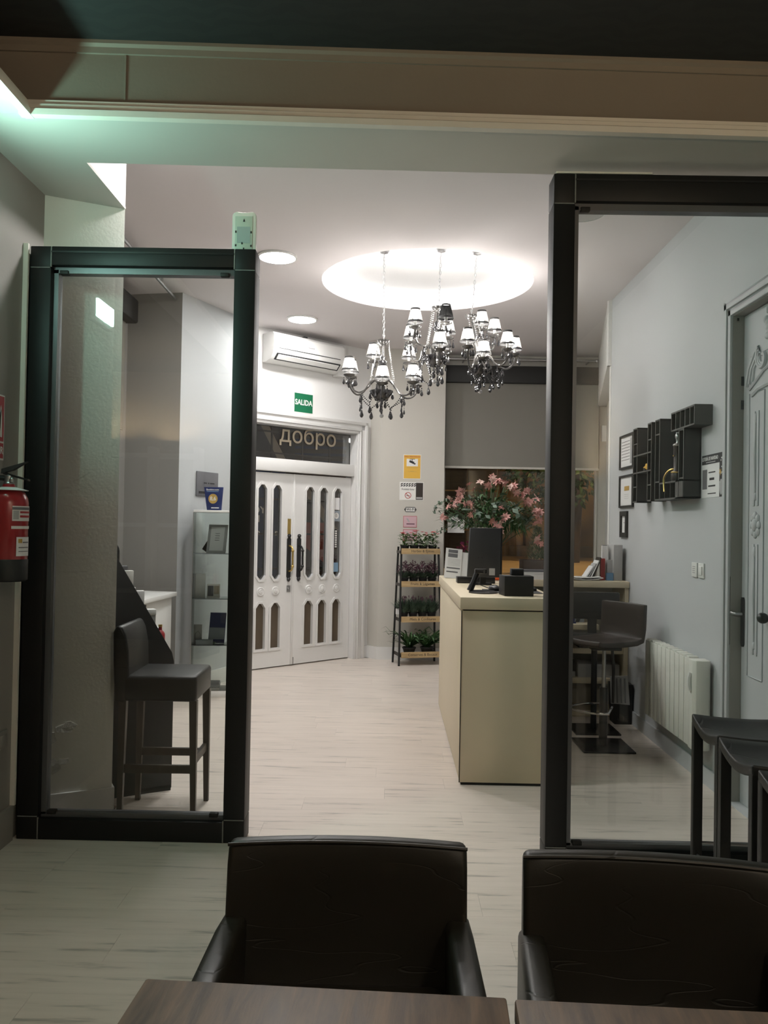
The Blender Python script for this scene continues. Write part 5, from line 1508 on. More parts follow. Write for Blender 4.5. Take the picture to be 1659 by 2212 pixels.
# ---- notices on the pier
PY = 9.17
t = thing('camera_notice', 'yellow video surveillance notice on the pier', 'sign', (0.22, PY, 1.985))
MB().box(-0.097, 0.097, -0.003, 0, 0, 0.27).build('border', 'sign_white', t)
MB().box(-0.091, 0.091, -0.004, -0.003, 0.006, 0.264).build('field', 'sign_yellow', t)
MB().box(-0.062, 0.062, -0.005, -0.004, 0.14, 0.222).build('picture_field', 'sign_white', t)
MB().box(-0.034, 0.022, -0.0065, -0.005, 0.172, 0.196, Matrix.Translation((0, 0, 0.0)) @ Matrix.Translation((0, 0, 0.184)) @ Matrix.Rotation(0.4, 4, 'Y') @ Matrix.Translation((0, 0, -0.184))).box(0.018, 0.036, -0.0065, -0.005, 0.160, 0.175).box(-0.004, 0.002, -0.0065, -0.005, 0.195, 0.218).box(-0.03, 0.03, -0.0065, -0.005, 0.216, 0.221).build('camera_pictogram', 'ink', t)
text('notice_title', 'ZONA VIDEOVIGILADA', 0.017, t, (0, -0.0045, 0.245), FACE_CAM, 'ink_red', ext=0.0004, bold=0.0004)
for z, w in ((0.128, 0.085), (0.118, 0.055), (0.085, 0.02), (0.08, 0.05)):
    MB().box(-w, w, -0.0048, -0.004, z, z + 0.003).build('print_line', 'gold', t)
t = thing('no_smoking_notice', 'white no smoking notice below the yellow one on the pier', 'sign', (0.217, PY, 1.752))
MB().box(-0.132, 0.132, -0.003, 0, 0, 0.20).build('board', 'sign_white', t)
MB().box(0.048, 0.126, -0.004, -0.003, 0.006, 0.192).build('dark_panel', 'leather_brown', t)
for r_ in range(2):
    for k in range(6):
        x = -0.125 + k * 0.029
        MB().prism([(x, 0.150 + r_ * 0.02), (x + 0.018, 0.150 + r_ * 0.02), (x + 0.034, 0.166 + r_ * 0.02), (x + 0.016, 0.166 + r_ * 0.02)], -0.004, -0.003, 'y').build('stripe', 'ink', t)
text('notice_title', 'Prohibido fumar', 0.026, t, (-0.038, -0.0035, 0.118), FACE_CAM, 'ink', ext=0.0004, bold=0.0003, sx=0.82)
mtx = Matrix.Translation((-0.038, -0.003, 0.052)) @ Matrix.Rotation(PI / 2, 4, 'X')
mb = MB().tube([mtx @ V(0.032 * math.cos(a), 0.032 * math.sin(a), 0) for a in [k * PI / 12 for k in range(25)]], 0.0035, 6, caps=False)
mb.box(-0.032, 0.032, -0.005, -0.003, -0.003, 0.003, Matrix.Translation((-0.038, 0, 0.052)) @ Matrix.Rotation(PI / 4, 4, 'Y'))
mb.build('prohibition_ring', 'ink_red', t)
MB().box(-0.056, -0.02, -0.0045, -0.003, 0.046, 0.052).build('cigarette', 'ink', t)
MB().box(0.054, 0.12, -0.005, -0.004, 0.015, 0.034).build('label_strip', 'paper_grey', t)
t = thing('wifi_sign', 'small black and white sign lettered Wi-Fi on the pier', 'sign', (0.208, PY, 1.62))
MB().prism([(-0.068, 0.028), (-0.05, 0.0), (0.05, 0.0), (0.068, 0.028), (0.05, 0.056), (-0.05, 0.056)], -0.003, 0, 'y').build('board', 'ink', t)
MB().box(-0.05, 0.05, -0.004, -0.003, 0.007, 0.049).build('field', 'sign_white', t)
text('lettering', 'Wi-Fi', 0.040, t, (0, -0.0045, 0.028), FACE_CAM, 'ink', ext=0.0004, bold=0.0007)
for z, lb in ((1.452, 'upper pink bordered card on the pier below the Wi-Fi sign'), (1.305, 'lower pink bordered card on the pier, half behind potted flowers')):
    t = thing('pink_card', lb, 'sign', (0.207, PY, z), group='pink bordered cards')
    MB().box(-0.074, 0.074, -0.003, 0, 0, 0.125).build('border', 'ink_red', t)
    MB().box(-0.070, 0.070, -0.004, -0.003, 0.004, 0.121).build('card', 'pink_card', t)
    MB().prism([(-0.045, 0.10), (-0.025, 0.10), (0.0, 0.055), (-0.02, 0.06)], -0.005, -0.004, 'y').build('print_mark', 'paper_grey', t)
    MB().box(-0.04, 0.05, -0.005, -0.004, 0.032, 0.044).build('print_mark', 'heath', t)

# ---- exit sign and air conditioner on the entrance wall
c_, s_ = math.cos(DR), math.sin(DR)
def dw(x, y, z=0.0):
    return (DO[0] + c_ * x - s_ * y, DO[1] + s_ * x + c_ * y, z)
t = thing('exit_sign', 'green exit sign lettered SALIDA above the entrance door', 'sign', dw(0.04, -0.10, 2.62), DR)
MB().box(-0.125, 0.125, -0.004, 0, 0, 0.205).build('border', 'sign_white', t)
MB().box(-0.120, 0.120, -0.005, -0.004, 0.005, 0.20).build('field', 'sign_green', t)
text('lettering', 'SALIDA', 0.078, t, (0, -0.0055, 0.105), FACE_CAM, 'sign_white', ext=0.0004, bold=0.0016, sx=0.88)
t = thing('air_conditioner', 'white split air conditioner above the entrance door', 'air conditioner', dw(-0.035, -0.10, 3.07), DR)
prof_ac = [(0.0, 0.0), (-0.06, 0.0), (-0.13, 0.02), (-0.185, 0.075), (-0.20, 0.13), (-0.20, 0.255), (-0.17, 0.285), (0.0, 0.285)]
MB().prism([(y, z) for y, z in prof_ac], -0.455, 0.455, 'x').build('body', 'white_pl', t, bevel=0.006)
MB().box(-0.40, 0.40, -0.203, -0.198, 0.125, 0.131).build('panel_gap', 'charcoal', t)
MB().hexa([(-0.41, -0.135, 0.018), (0.41, -0.135, 0.018), (0.41, -0.130, 0.03), (-0.41, -0.130, 0.03)], [(-0.41, -0.192, 0.075), (0.41, -0.192, 0.075), (0.41, -0.185, 0.085), (-0.41, -0.185, 0.085)]).build('louvre_slot', 'charcoal', t)
MB().hexa([(-0.39, -0.150, 0.024), (0.39, -0.150, 0.024), (0.39, -0.145, 0.030), (-0.39, -0.145, 0.030)], [(-0.39, -0.188, 0.062), (0.39, -0.188, 0.062), (0.39, -0.182, 0.068), (-0.39, -0.182, 0.068)]).build('louvre', 'white_pl', t)
MB().box(-0.03, 0.05, -0.203, -0.199, 0.18, 0.188).build('maker_mark', 'paper_grey', t)
MB().box(-0.06, -0.02, -0.17, -0.13, 0.285, 0.30).build('top_clip', 'charcoal', t)
MB().box(0.46, 0.56, -0.10, 0.0, -0.02, 0.31).build('pipe_cover', 'wall', t, bevel=0.004)

# ---- downlights
def downlight(label, x, y, lit):
    t = thing('downlight', label, 'lamp', (x, y, ZC), group='round ceiling downlights')
    MB().lathe([(0.145, 0), (0.145, -0.010), (0.130, -0.016), (0.130, 0.0)], 36).build('rim', 'white_pl', t)
    MB().lathe([(0.129, -0.004), (0.129, -0.013), (0.10, -0.017), (0.0, -0.018)], 36).build('diffuser', 'downlight' if lit else 'diff_off', t)
downlight('lit round downlight beside the narrow partition post', -0.865, 6.05, True)
downlight('lit round downlight above the air conditioner', -0.880, 7.88, True)
downlight('lit round downlight hidden above the beam by the return wall', -0.86, 4.35, True)
downlight('unlit round downlight behind the tall partition glass', 1.15, 5.12, False)

# ---- chandeliers
shade_me = MB().lathe([(0.056, 0.0), (0.0535, 0.004), (0.033, 0.100), (0.033, 0.103)], 20)
def open_shade():
    mb = MB(); n_ = 20; vs = []
    for r, z in ((0.057, 0.0), (0.0565, 0.006), (0.034, 0.098), (0.0335, 0.104)):
        for k in range(n_):
            a = 2 * PI * k / n_
            vs.append((r * math.cos(a), r * math.sin(a), z))
    fs = []
    for i in range(3):
        for k in range(n_):
            k2 = (k + 1) % n_
            fs.append((i * n_ + k, i * n_ + k2, (i + 1) * n_ + k2, (i + 1) * n_ + k))
    mb.add(vs, fs)
    return mb
SH = open_shade().mesh('shade'); SH.materials.append(M['shade'])
SHD = open_shade().mesh('shade'); SHD.materials.append(M['shade_dark'])
RIMS = MB().lathe([(0.0582, -0.002), (0.0582, 0.004), (0.0556, 0.012), (0.0546, 0.012), (0.0572, 0.0)], 20, caps=False).mesh('dim_edge_rim'); RIMS.materials.append(M['black'])  # rim widened to a black hem, painting in the dimmer glow away from the bulb
BULB = MB().lathe([(0.006, 0.0), (0.013, 0.010), (0.018, 0.028), (0.015, 0.048), (0.006, 0.064), (0.0, 0.067)], 10).mesh('bulb'); BULB.materials.append(M['bulb'])
BULB0 = MB().lathe([(0.006, 0.0), (0.013, 0.010), (0.018, 0.028), (0.015, 0.048), (0.006, 0.064), (0.0, 0.067)], 10).mesh('bulb'); BULB0.materials.append(M['bulb_off'])
CAND = MB().lathe([(0.011, -0.030), (0.011, 0.018), (0.009, 0.02)], 10).mesh('candle'); CAND.materials.append(M['candle'])
PAN = MB().lathe([(0.006, -0.052), (0.022, -0.050), (0.040, -0.040), (0.045, -0.030), (0.043, -0.029), (0.020, -0.036), (0.008, -0.034)], 14).mesh('drip_pan'); PAN.materials.append(M['smoke_met'])
DROP = MB().lathe([(0.0, -0.052), (0.006, -0.050), (0.0115, -0.040), (0.0115, -0.034), (0.007, -0.018), (0.002, -0.004), (0.0, 0.0)], 8).ball((0, 0, 0.006), 0.005, 6, 4).mesh('crystal_drop', smooth=20); DROP.materials.append(M['smoke'])
DROPC = MB().ball((0, 0, -0.02), 0.016, 8, 6).mesh('crystal_ball', smooth=20); DROPC.materials.append(M['crystal'])

def beads(pts, r=0.0055, gap=0.0155):
    mb = MB()
    acc = 0.0
    last = Vector(pts[0])
    mb.ball(last, r, 6, 4)
    for a, b in zip(pts[:-1], pts[1:]):
        a, b = Vector(a), Vector(b)
        L_ = (b - a).length
        d = 0.0
        while acc + (L_ - d) >= gap:
            st = gap - acc
            d += st
            acc = 0.0
            mb.ball(a + (b - a) * (d / L_), r, 6, 4)
        acc += L_ - d
    return mb

def chandelier(label, hub, crown, lights, chain_top, seed):
    rr = random.Random(seed)
    t = thing('chandelier', label, 'chandelier', hub, group='smoked crystal chandeliers under the round recess')
    h = Vector(hub)
    cr = Vector(crown) - h
    # central column with bowl and crown
    MB().lathe([(0.0, -0.055), (0.018, -0.050), (0.030, -0.040), (0.055, -0.028), (0.082, 0.008), (0.090, 0.030), (0.084, 0.032), (0.060, 0.012), (0.02, 0.0), (0.014, 0.0)], 20).build('bowl', 'smoke', t)
    MB().tube([(0, 0, -0.02), (0, 0, 0.06), tuple(cr * 0.6), tuple(cr)], [0.016, 0.020, 0.010, 0.008], 10).lathe([(0.010, 0.05), (0.028, 0.07), (0.030, 0.085), (0.012, 0.11)], 14).build('column', 'smoke_met', t)
    mb = MB(); q = tuple(cr * 0.62)
    mb.lathe([(0.006, -0.04), (0.030, -0.015), (0.036, 0.0), (0.014, 0.01), (0.022, 0.03), (0.008, 0.05)], 14, q)
    mb.build('baluster', 'smoke', t)
    MB().lathe([(0.008, -0.04), (0.030, -0.028), (0.046, -0.006), (0.050, 0.006), (0.046, 0.007), (0.02, -0.01), (0.0, -0.008)], 16, tuple(cr)).build('crown_dish', 'smoke_met', t)
    ends = []
    for (lx, ly, lz, lit) in lights:
        e = Vector((lx, ly, lz)) - h          # bottom rim of the shade
        foot = e + V(0, 0, -0.055)
        out = V(e.x, e.y, 0)
        R_l = out.length
        out = out / R_l if R_l > 1e-4 else V(1, 0, 0)
        p0 = out * 0.020 + V(0, 0, 0.02)
        p1 = out * min(0.075, R_l * 0.4) + V(0, 0, 0.105)
        p2 = out * max(R_l * 0.72, 0.11) + V(0, 0, min(-0.01, foot.z - 0.075) if foot.z < 0.12 else foot.z - 0.10)
        pts = bez(p0, p0 + V(0, 0, 0.09), p1 - out * 0.02 + V(0, 0, 0.02), p1, 6) + bez(p1, p1 + out * 0.03 - V(0, 0, 0.02), p2 - out * 0.05, p2, 8)[1:] + bez(p2, p2 + out * 0.04, foot + out * 0.01 - V(0, 0, 0.05), foot, 8)[1:]
        arm = MB().tube(pts, 0.0075, 8).build('arm', 'smoke_met', t)
        inst(PAN, 'drip_pan', arm, e)
        inst(CAND, 'candle', arm, e)
        inst(SH if lit else SHD, 'shade', arm, e)
        inst(RIMS, 'dim_edge_rim', arm, e)
        inst(RIMS, 'dim_edge_rim', arm, e + V(0, 0, 0.094), scale=(0.62, 0.62, 0.9))
        inst(BULB if lit else BULB0, 'bulb', arm, e + V(0, 0, 0.018))
        for k in range(4):
            a = rr.uniform(0, 0.6) + k * PI / 2
            inst(DROP, 'crystal_drop', arm, foot + V(0.042 * math.cos(a), 0.042 * math.sin(a), 0.008 - rr.uniform(0.0, 0.02)), (0, 0, a), (rr.uniform(0.85, 1.15),) * 3)
        low = min(pts[7:14], key=lambda p: p.z)
        inst(DROP, 'crystal_drop', arm, low + V(0, 0, -0.012))
        mbx = MB().tube([low, low + V(0, 0, -0.085)], 0.0012, 4)
        mbx.build('hanger', 'smoke', arm)
        inst(DROP, 'crystal_drop', arm, low + V(0, 0, -0.090), (0, 0, 0), (0.7, 0.7, 0.8))
        ends.append((math.atan2(e.y, e.x), low, e))
    ends.sort(key=lambda q: q[0])
    for i in range(len(ends)):
        a, b = ends[i][1], ends[(i + 1) % len(ends)][1]
        m_ = (a + b) / 2
        m_ = V(m_.x * 0.95, m_.y * 0.95, min(a.z, b.z) - 0.085)
        pts = bez(a, a * 0.75 + m_ * 0.25 + V(0, 0, -0.03), m_ + (a - m_) * 0.25, m_, 8) + bez(m_, m_ + (b - m_) * 0.25, b * 0.75 + m_ * 0.25 + V(0, 0, -0.03), b, 8)[1:]
        beads(pts).build('bead_chain', 'smoke', t)
        inst(DROP, 'crystal_drop', t, m_ + V(0, 0, -0.018), (0, 0, 0), (1.25, 1.25, 1.25))
        top = cr + V(0.045 * math.cos(ends[i][0]), 0.045 * math.sin(ends[i][0]), 0.0)
        en = ends[i][1] * 0.55 + V(0, 0, 0.06)
        pts = bez(top, top + V(0, 0, -0.10), en * 1.15 + V(0, 0, 0.02), en, 10)
        beads(pts, 0.0048).build('bead_chain', 'crystal', t)
    for k in range(6):
        a = k * PI / 3
        inst(DROP, 'crystal_drop', t, (0.085 * math.cos(a), 0.085 * math.sin(a), 0.016), (0, 0, a))
        inst(DROP, 'crystal_drop', t, (0.035 * math.cos(a + 0.5), 0.035 * math.sin(a + 0.5), -0.05), (0, 0, a))
    inst(DROP, 'crystal_drop', t, (0, 0, -0.075), (0, 0, 0), (1.2,) * 3)
    inst(DROPC, 'crystal_ball', t, (0.004, 0, -0.14))
    # chain up to the recess
    a, b = cr + V(0, 0, 0.0), Vector(chain_top) - h
    n_ = max(4, int((b - a).length / 0.026))
    mb = MB()
    for k in range(n_):
        c = a + (b - a) * ((k + 0.5) / n_)
        sd = V(1, 0, 0) if k % 2 else V(0, 1, 0)
        mb.tube([c + sd * 0.0075 * math.cos(q) + V(0, 0, 0.0165) * math.sin(q) for q in [j * PI / 5 for j in range(11)]], 0.0018, 4, caps=False)
    mb.tube([a, a + (b - a) * 0.3 + V(0.006, 0, 0), a + (b - a) * 0.7 - V(0.006, 0, 0), b], 0.002, 4)
    mb.build('chain', 'steel', t)
    MB().lathe([(0.0, -0.03), (0.03, -0.02), (0.04, 0.0)], 16, tuple(b)).build('ceiling_cup', 'steel', t)
    return t
CAMV = V(0, 0, CAM_H)
def lay(x, z, dy=0.0, lit=True):
    p = CAMV + (V(x, 6.3, z) - CAMV) * ((6.3 + dy) / 6.3)
    return (p.x, p.y, p.z, lit)
ZR = ZC + 0.133
chandelier('smoked crystal chandelier hanging lowest, in front of the entrance door side', (-0.092, 6.30, 2.455), (-0.082, 6.30, 2.865),
           [lay(-0.338, 2.637, -0.07), lay(-0.322, 2.618, 0.12), lay(-0.156, 2.745, 0.10), lay(-0.086, 2.578, -0.16), lay(0.145, 2.590, -0.09), lay(0.172, 2.560, 0.12)], (-0.088, 6.29, ZR), 1)
chandelier('smoked crystal chandelier in the middle with one dark unlit shade', (0.300, 6.26, 2.715), (0.326, 6.26, 3.115),
           [lay(0.156, 3.010, -0.20), lay(0.124, 2.889, -0.03), lay(0.112, 2.735, 0.12), lay(0.388, 3.044, -0.20, False), lay(0.406, 2.930, -0.08), lay(0.345, 2.842, -0.22), lay(0.372, 2.815, 0.14)], (0.343, 6.24, ZR), 2)
chandelier('smoked crystal chandelier closest to the tall partition post', (0.655, 6.32, 2.655), (0.582, 6.32, 3.070),
           [lay(0.660, 3.005, 0.08), lay(0.757, 2.951, 0.2), lay(0.556, 2.868, -0.18), lay(0.857, 2.852, -0.06), lay(0.912, 2.812, 0.14), lay(0.678, 2.780, -0.05)], (0.618, 6.29, ZR), 3)

# ---- plant ladder in front of the pier
LX, LY, LA = 0.300, 8.925, 0.26
def lad(x, y, z):
    return (LX + math.cos(LA) * x - math.sin(LA) * y, LY + math.sin(LA) * x + math.cos(LA) * y, z)
t = thing('plant_ladder', 'black framed plant ladder with four lettered wooden trays', 'plant stand', (LX, LY, 0), LA)
LEV = [(0.09, 0.24, 'Conserves & Bocaux'), (0.46, 0.20, 'Miels & Confitures'), (0.83, 0.16, 'Fruits & L\u00e9gumes'), (1.175, 0.12, 'Herbes & \u00c9pices')]
for s in (-1, 1):
    x = s * 0.235
    MB().hexa([(x - 0.009, -0.135, 0), (x + 0.009, -0.135, 0), (x + 0.009, -0.117, 0), (x - 0.009, -0.117, 0)], [(x - 0.009 - s * 0.03, -0.055, 1.245), (x + 0.009 - s * 0.03, -0.055, 1.245), (x + 0.009 - s * 0.03, -0.037, 1.245), (x - 0.009 - s * 0.03, -0.037, 1.245)]).build('front_leg', 'black', t)
    MB().hexa([(x - 0.009, 0.117, 0), (x + 0.009, 0.117, 0), (x + 0.009, 0.135, 0), (x - 0.009, 0.135, 0)], [(x - 0.009 - s * 0.03, 0.07, 1.245), (x + 0.009 - s * 0.03, 0.07, 1.245), (x + 0.009 - s * 0.03, 0.088, 1.245), (x - 0.009 - s * 0.03, 0.088, 1.245)]).build('rear_leg', 'black', t)
    for z, dp, tx in LEV:
        MB().box(x - 0.008 - s * 0.02, x + 0.008 - s * 0.02, -dp / 2, dp / 2 + 0.02, z, z + 0.03).build('side_rail', 'wenge', t)
for i, (z, dp, tx) in enumerate(LEV):
    tray = MB().box(-0.205, 0.205, -dp / 2 - 0.0, dp / 2 + 0.02, z, z + 0.008).build('tray_floor', 'tan_wood', t)
    fw = MB().box(-0.213, 0.213, -dp / 2 - 0.022, -dp / 2 - 0.010, z - 0.005, z + 0.055).build('tray_front', 'tan_wood', t)
    text('tray_lettering', tx, 0.040, fw, (0.02, -dp / 2 - 0.0225, z + 0.026), FACE_CAM, 'wenge', ext=0.0004, sx=0.95)
MB().box(-0.245, -0.20, -0.02, 0.0, 0.53, 0.59).build('price_tag', 'paper', t)

POT = MB().lathe([(0.030, 0.0), (0.036, 0.002), (0.050, 0.075), (0.054, 0.076), (0.054, 0.090), (0.049, 0.090), (0.046, 0.078), (0.0, 0.078)], 18)
pot_me = POT.mesh('pot'); pot_me.materials.append(M['black'])
soil_me = MB().lathe([(0.046, 0.0), (0.02, 0.006), (0.0, 0.007)], 14).mesh('soil'); soil_me.materials.append(M['soil'])
rp = random.Random(21)
def potted(label, group, loc, kind):
    t = thing('potted_plant', label, 'plant', loc, group=group)
    sc_ = 1.0
    if kind == 3:
        sc_ = 1.5
    inst(pot_me, 'pot', t, scale=(0.92 * sc_, 0.92 * sc_, 0.9))
    inst(soil_me, 'soil', t, (0, 0, 0.068), scale=(0.86 * sc_, 0.86 * sc_, 1))
    mb = MB()
    if kind == 0:      # pink flowers, broad light leaves
        for _ in range(95):
            a = rp.uniform(0, 2 * PI); r = rp.uniform(0.0, 0.055); z = 0.07 + rp.random() * 0.12
            mb.leaf((r * math.cos(a), r * math.sin(a), z), (math.cos(a), math.sin(a), rp.uniform(-0.1, 0.9)), rp.uniform(0.04, 0.065), rp.uniform(0.022, 0.034))
        mb.build('leaves', 'leafC', t, smooth=0)
        fl = MB()
        for _ in range(6):
            a = rp.uniform(0, 2 * PI); r = rp.uniform(0.01, 0.06)
            c = V(r * math.cos(a), r * math.sin(a) - 0.02, 0.185 + rp.random() * 0.05)
            for k in range(6):
                fl.leaf(c, (math.cos(k * 1.047), math.sin(k * 1.047) - 0.3, 0.45), 0.026, 0.024)
        fl.build('blossom', 'coral', t, smooth=0)
    elif kind == 1:    # heather
        for _ in range(150):
            a = rp.uniform(0, 2 * PI); b = (math.cos(a) * 0.7, math.sin(a) * 0.7, rp.uniform(0.3, 1.2))
            mb.leaf((0.02 * math.cos(a), 0.02 * math.sin(a), 0.07), b, rp.uniform(0.07, 0.14), 0.010)
        mb.build('leaves', 'leafB', t, smooth=0)
        fl = MB()
        for _ in range(260):
            a = rp.uniform(0, 2 * PI); r = rp.uniform(0.01, 0.075)
            fl.leaf((r * math.cos(a), r * math.sin(a), 0.12 + rp.random() * 0.12 * (1.2 - r * 8)), (rp.uniform(-1, 1), rp.uniform(-1, 1), rp.uniform(0.2, 1)), 0.026, 0.014)
        fl.build('blossom', 'heath', t, smooth=0)
    elif kind == 2:    # grey-green lavender
        for _ in range(330):
            a = rp.uniform(0, 2 * PI); q = rp.uniform(0.1, 1.05)
            mb.leaf((0.045 * math.cos(a) * rp.random(), 0.045 * math.sin(a) * rp.random(), 0.07), (math.cos(a) * q, math.sin(a) * q, 1.0), rp.uniform(0.09, 0.19), 0.011)
        mb.build('leaves', 'leafB', t, smooth=0)
        fl = MB()
        for _ in range(12):
            a = rp.uniform(0, 2 * PI); r = rp.uniform(0.0, 0.05)
            c = V(r * math.cos(a), r * math.sin(a), 0.20 + rp.random() * 0.05)
            fl.ball(c, (0.005, 0.005, 0.014), 6, 4)
            fl.tube([V(c.x * 0.3, c.y * 0.3, 0.07), c], 0.0012, 4)
        fl.build('blossom', 'heath', t, smooth=0)
    else:              # fern with long arching leaves
        for k in range(46):
            a = k * 2.4 + rp.uniform(-0.2, 0.2)
            L_ = rp.uniform(0.19, 0.33); up_ = rp.uniform(0.6, 1.8)
            d = V(math.cos(a), math.sin(a) * 0.45, 0)
            pr = None
            for i in range(7):
                u = i / 6
                c = V(0, 0, 0.07) + d * L_ * u + V(0, 0, up_ * L_ * u - 0.75 * L_ * u * u * up_ * (0.7 + 0.3 * rp.random()))
                w = 0.019 * (1 - u) ** 0.6 + 0.001
                sd = V(-d.y, d.x, 0.3).normalized() * w
                if pr is not None:
                    n0 = len(mb.v)
                    mb.v += [tuple(pr[0] + pr[1]), tuple(pr[0] - pr[1]), tuple(c - sd), tuple(c + sd)]
                    mb.f.append((n0, n0 + 1, n0 + 2, n0 + 3))
                pr = (c, sd)
        mb.build('leaves', 'leafA' if len(label) % 2 else 'leafC', t, smooth=0)
    return t
ordn = ('first', 'second', 'third', 'fourth')
for i in range(4):
    x = -0.155 + i * 0.103
    potted(f'{ordn[i]} pot of pink flowers from the left on the top tray', 'pink flower pots on the top tray', lad(x, 0.005, 1.183), 0)
    potted(f'{ordn[i]} pot of purple heather from the left on the second tray', 'heather pots on the second tray', lad(x, 0.005, 0.838), 1)
    potted(f'{ordn[i]} pot of grey-green lavender from the left on the third tray', 'lavender pots on the third tray', lad(x, 0.005, 0.468), 2)
for i in range(2):
    potted(('broad arching fern at the left of the lowest tray', 'broad arching fern at the right of the lowest tray, half behind the counter')[i], 'ferns on the lowest tray', lad(-0.09 + i * 0.20, 0.0, 0.098), 3)

# ================================================================== LEFT SIDE OF THE FAR ROOM
# ---- dark bar stool
t = thing('bar_stool', 'charcoal leather bar stool with brown wooden legs behind the narrow partition', 'stool', (-1.122, 4.245, -0.0), 0.02)
W_, D_ = 0.185, 0.185
MB().box(-0.18, W_, -D_, D_, 0.585, 0.712).build('seat', 'leather_grey', t, bevel=0.018, seg=3, smooth=60)
prof_b = [(-0.215, 0.58), (-0.155, 0.58), (-0.145, 0.70), (-0.150, 0.83), (-0.165, 0.91), (-0.185, 0.950), (-0.212, 0.953), (-0.228, 0.92), (-0.225, 0.78)]
MB().prism([(x, z) for x, z in prof_b], -D_, D_, 'y').build('backrest', 'leather_grey', t, bevel=0.014, seg=3, smooth=60)
for x in (-0.195, 0.148):
    for y in (-D_ + 0.008, D_ - 0.045):
        dx = 0.010 if x > 0 else -0.006
        MB().hexa([(x + 0.006 + dx, y + 0.004, 0), (x + 0.030 + dx, y + 0.004, 0), (x + 0.030 + dx, y + 0.028, 0), (x + 0.006 + dx, y + 0.028, 0)],
                  [(x, y, 0.59), (x + 0.037, y, 0.59), (x + 0.037, y + 0.037, 0.59), (x, y + 0.037, 0.59)]).build('leg', 'stool_wood', t)
for y in (-D_ + 0.026, D_ - 0.028):
    MB().box(-0.175, 0.165, y - 0.010, y + 0.010, 0.235, 0.275).build('stretcher', 'stool_wood', t, bevel=0.002)
MB().box(0.155, 0.175, -D_ + 0.03, D_ - 0.03, 0.265, 0.305).build('foot_stretcher', 'stool_wood', t, bevel=0.002)

# ---- black wedge display with products on its stepped shelves
WO, WR = V(-1.175, 4.565, 0), math.radians(31)
t = thing('wedge_display', 'black wedge shaped product display beside the bar stool', 'display', tuple(WO), WR)
side = [(-0.385, 0.012), (0.0, 0.012), (0.0, 0.70), (-0.012, 0.750), (-0.375, 1.37), (-0.385, 1.37)]
for y in (0.0, 0.50):
    MB().prism(side, y, y + 0.02, 'y').build('side_panel', 'black', t, bevel=0.003)
MB().box(-0.385, -0.37, 0.0, 0.52, 0.0, 1.37).build('back_panel', 'black', t)
MB().box(-0.38, -0.004, 0.0, 0.52, 0.0, 0.03).build('plinth', 'black', t)
MB().box(-0.02, -0.004, 0.02, 0.50, 0.03, 0.66).build('front_panel', 'black', t)
steps = []
for k in range(6):
    z = 0.66 + k * 0.105
    xf = -0.012 - max(0.0, (z - 0.73)) * 0.585
    MB().box(-0.37, xf, 0.02, 0.50, z, z + 0.012).build('shelf', 'black', t)
    steps.append((xf, z + 0.012))
def wl(k, dx, y):
    p = WO + Matrix.Rotation(WR, 3, 'Z') @ V(steps[k][0] + dx, y, 0)
    return (p.x, p.y, steps[k][1])
def small_bottle(label, loc, h, r, m_, capm):
    t = thing('product_bottle', label, 'bottle', loc, group='products on the wedge display')
    MB().lathe([(r * 0.95, 0), (r, 0.005), (r, h * 0.55), (r * 0.85, h * 0.64), (r * 0.38, h * 0.75), (r * 0.36, h * 0.90)], 16).build('body', m_, t)
    MB().lathe([(r * 0.42, h * 0.89), (r * 0.42, h * 0.995), (r * 0.3, h)], 12).build('cap', capm, t)
def small_box(label, loc, w, h, m_, lid=None):
    t = thing('product_box', label, 'box', loc, WR + random.uniform(-0.1, 0.1), group='products on the wedge display')
    MB().box(-w / 2, w / 2, -w / 2, w / 2, 0, h).build('carton', m_, t, bevel=0.002)
    if lid:
        MB().box(-w / 2 - 0.002, w / 2 + 0.002, -w / 2 - 0.002, w / 2 + 0.002, h * 0.72, h + 0.003).build('lid', lid, t, bevel=0.002)
small_bottle('tall black bottle on the top step of the wedge display', wl(5, -0.03, 0.10), 0.19, 0.026, 'bottle', 'black_gl')
small_box('grey gift carton with dark lid on the fifth step of the wedge display', wl(4, -0.03, 0.20), 0.055, 0.12, 'paper_grey', 'ink_soft')
small_box('pale carton close to the side panel on the fifth step', wl(4, -0.028, 0.06), 0.05, 0.105, 'sign_white')
small_box('white wrapped carton on the fourth step of the wedge display', wl(3, -0.028, 0.06), 0.05, 0.10, 'paper')
small_bottle('small dark jar with white cap on the fourth step', wl(3, -0.028, 0.18), 0.11, 0.026, 'bottle', 'sign_white')
small_box('grey carton on the third step of the wedge display', wl(2, -0.028, 0.06), 0.05, 0.10, 'paper_grey', 'paper')
small_bottle('brown bottle on the third step of the wedge display', wl(2, -0.028, 0.18), 0.115, 0.026, 'leather_brown', 'black_gl')
small_bottle('reddish bottle on the second step of the wedge display', wl(1, -0.028, 0.07), 0.12, 0.026, 'sign_red', 'brass')
small_box('small grey carton on the second step of the wedge display', wl(1, -0.028, 0.18), 0.05, 0.09, 'paper_grey', 'paper')
small_box('flat pale carton on the lowest step of the wedge display', wl(0, -0.028, 0.10), 0.05, 0.085, 'sign_white', 'paper_grey')

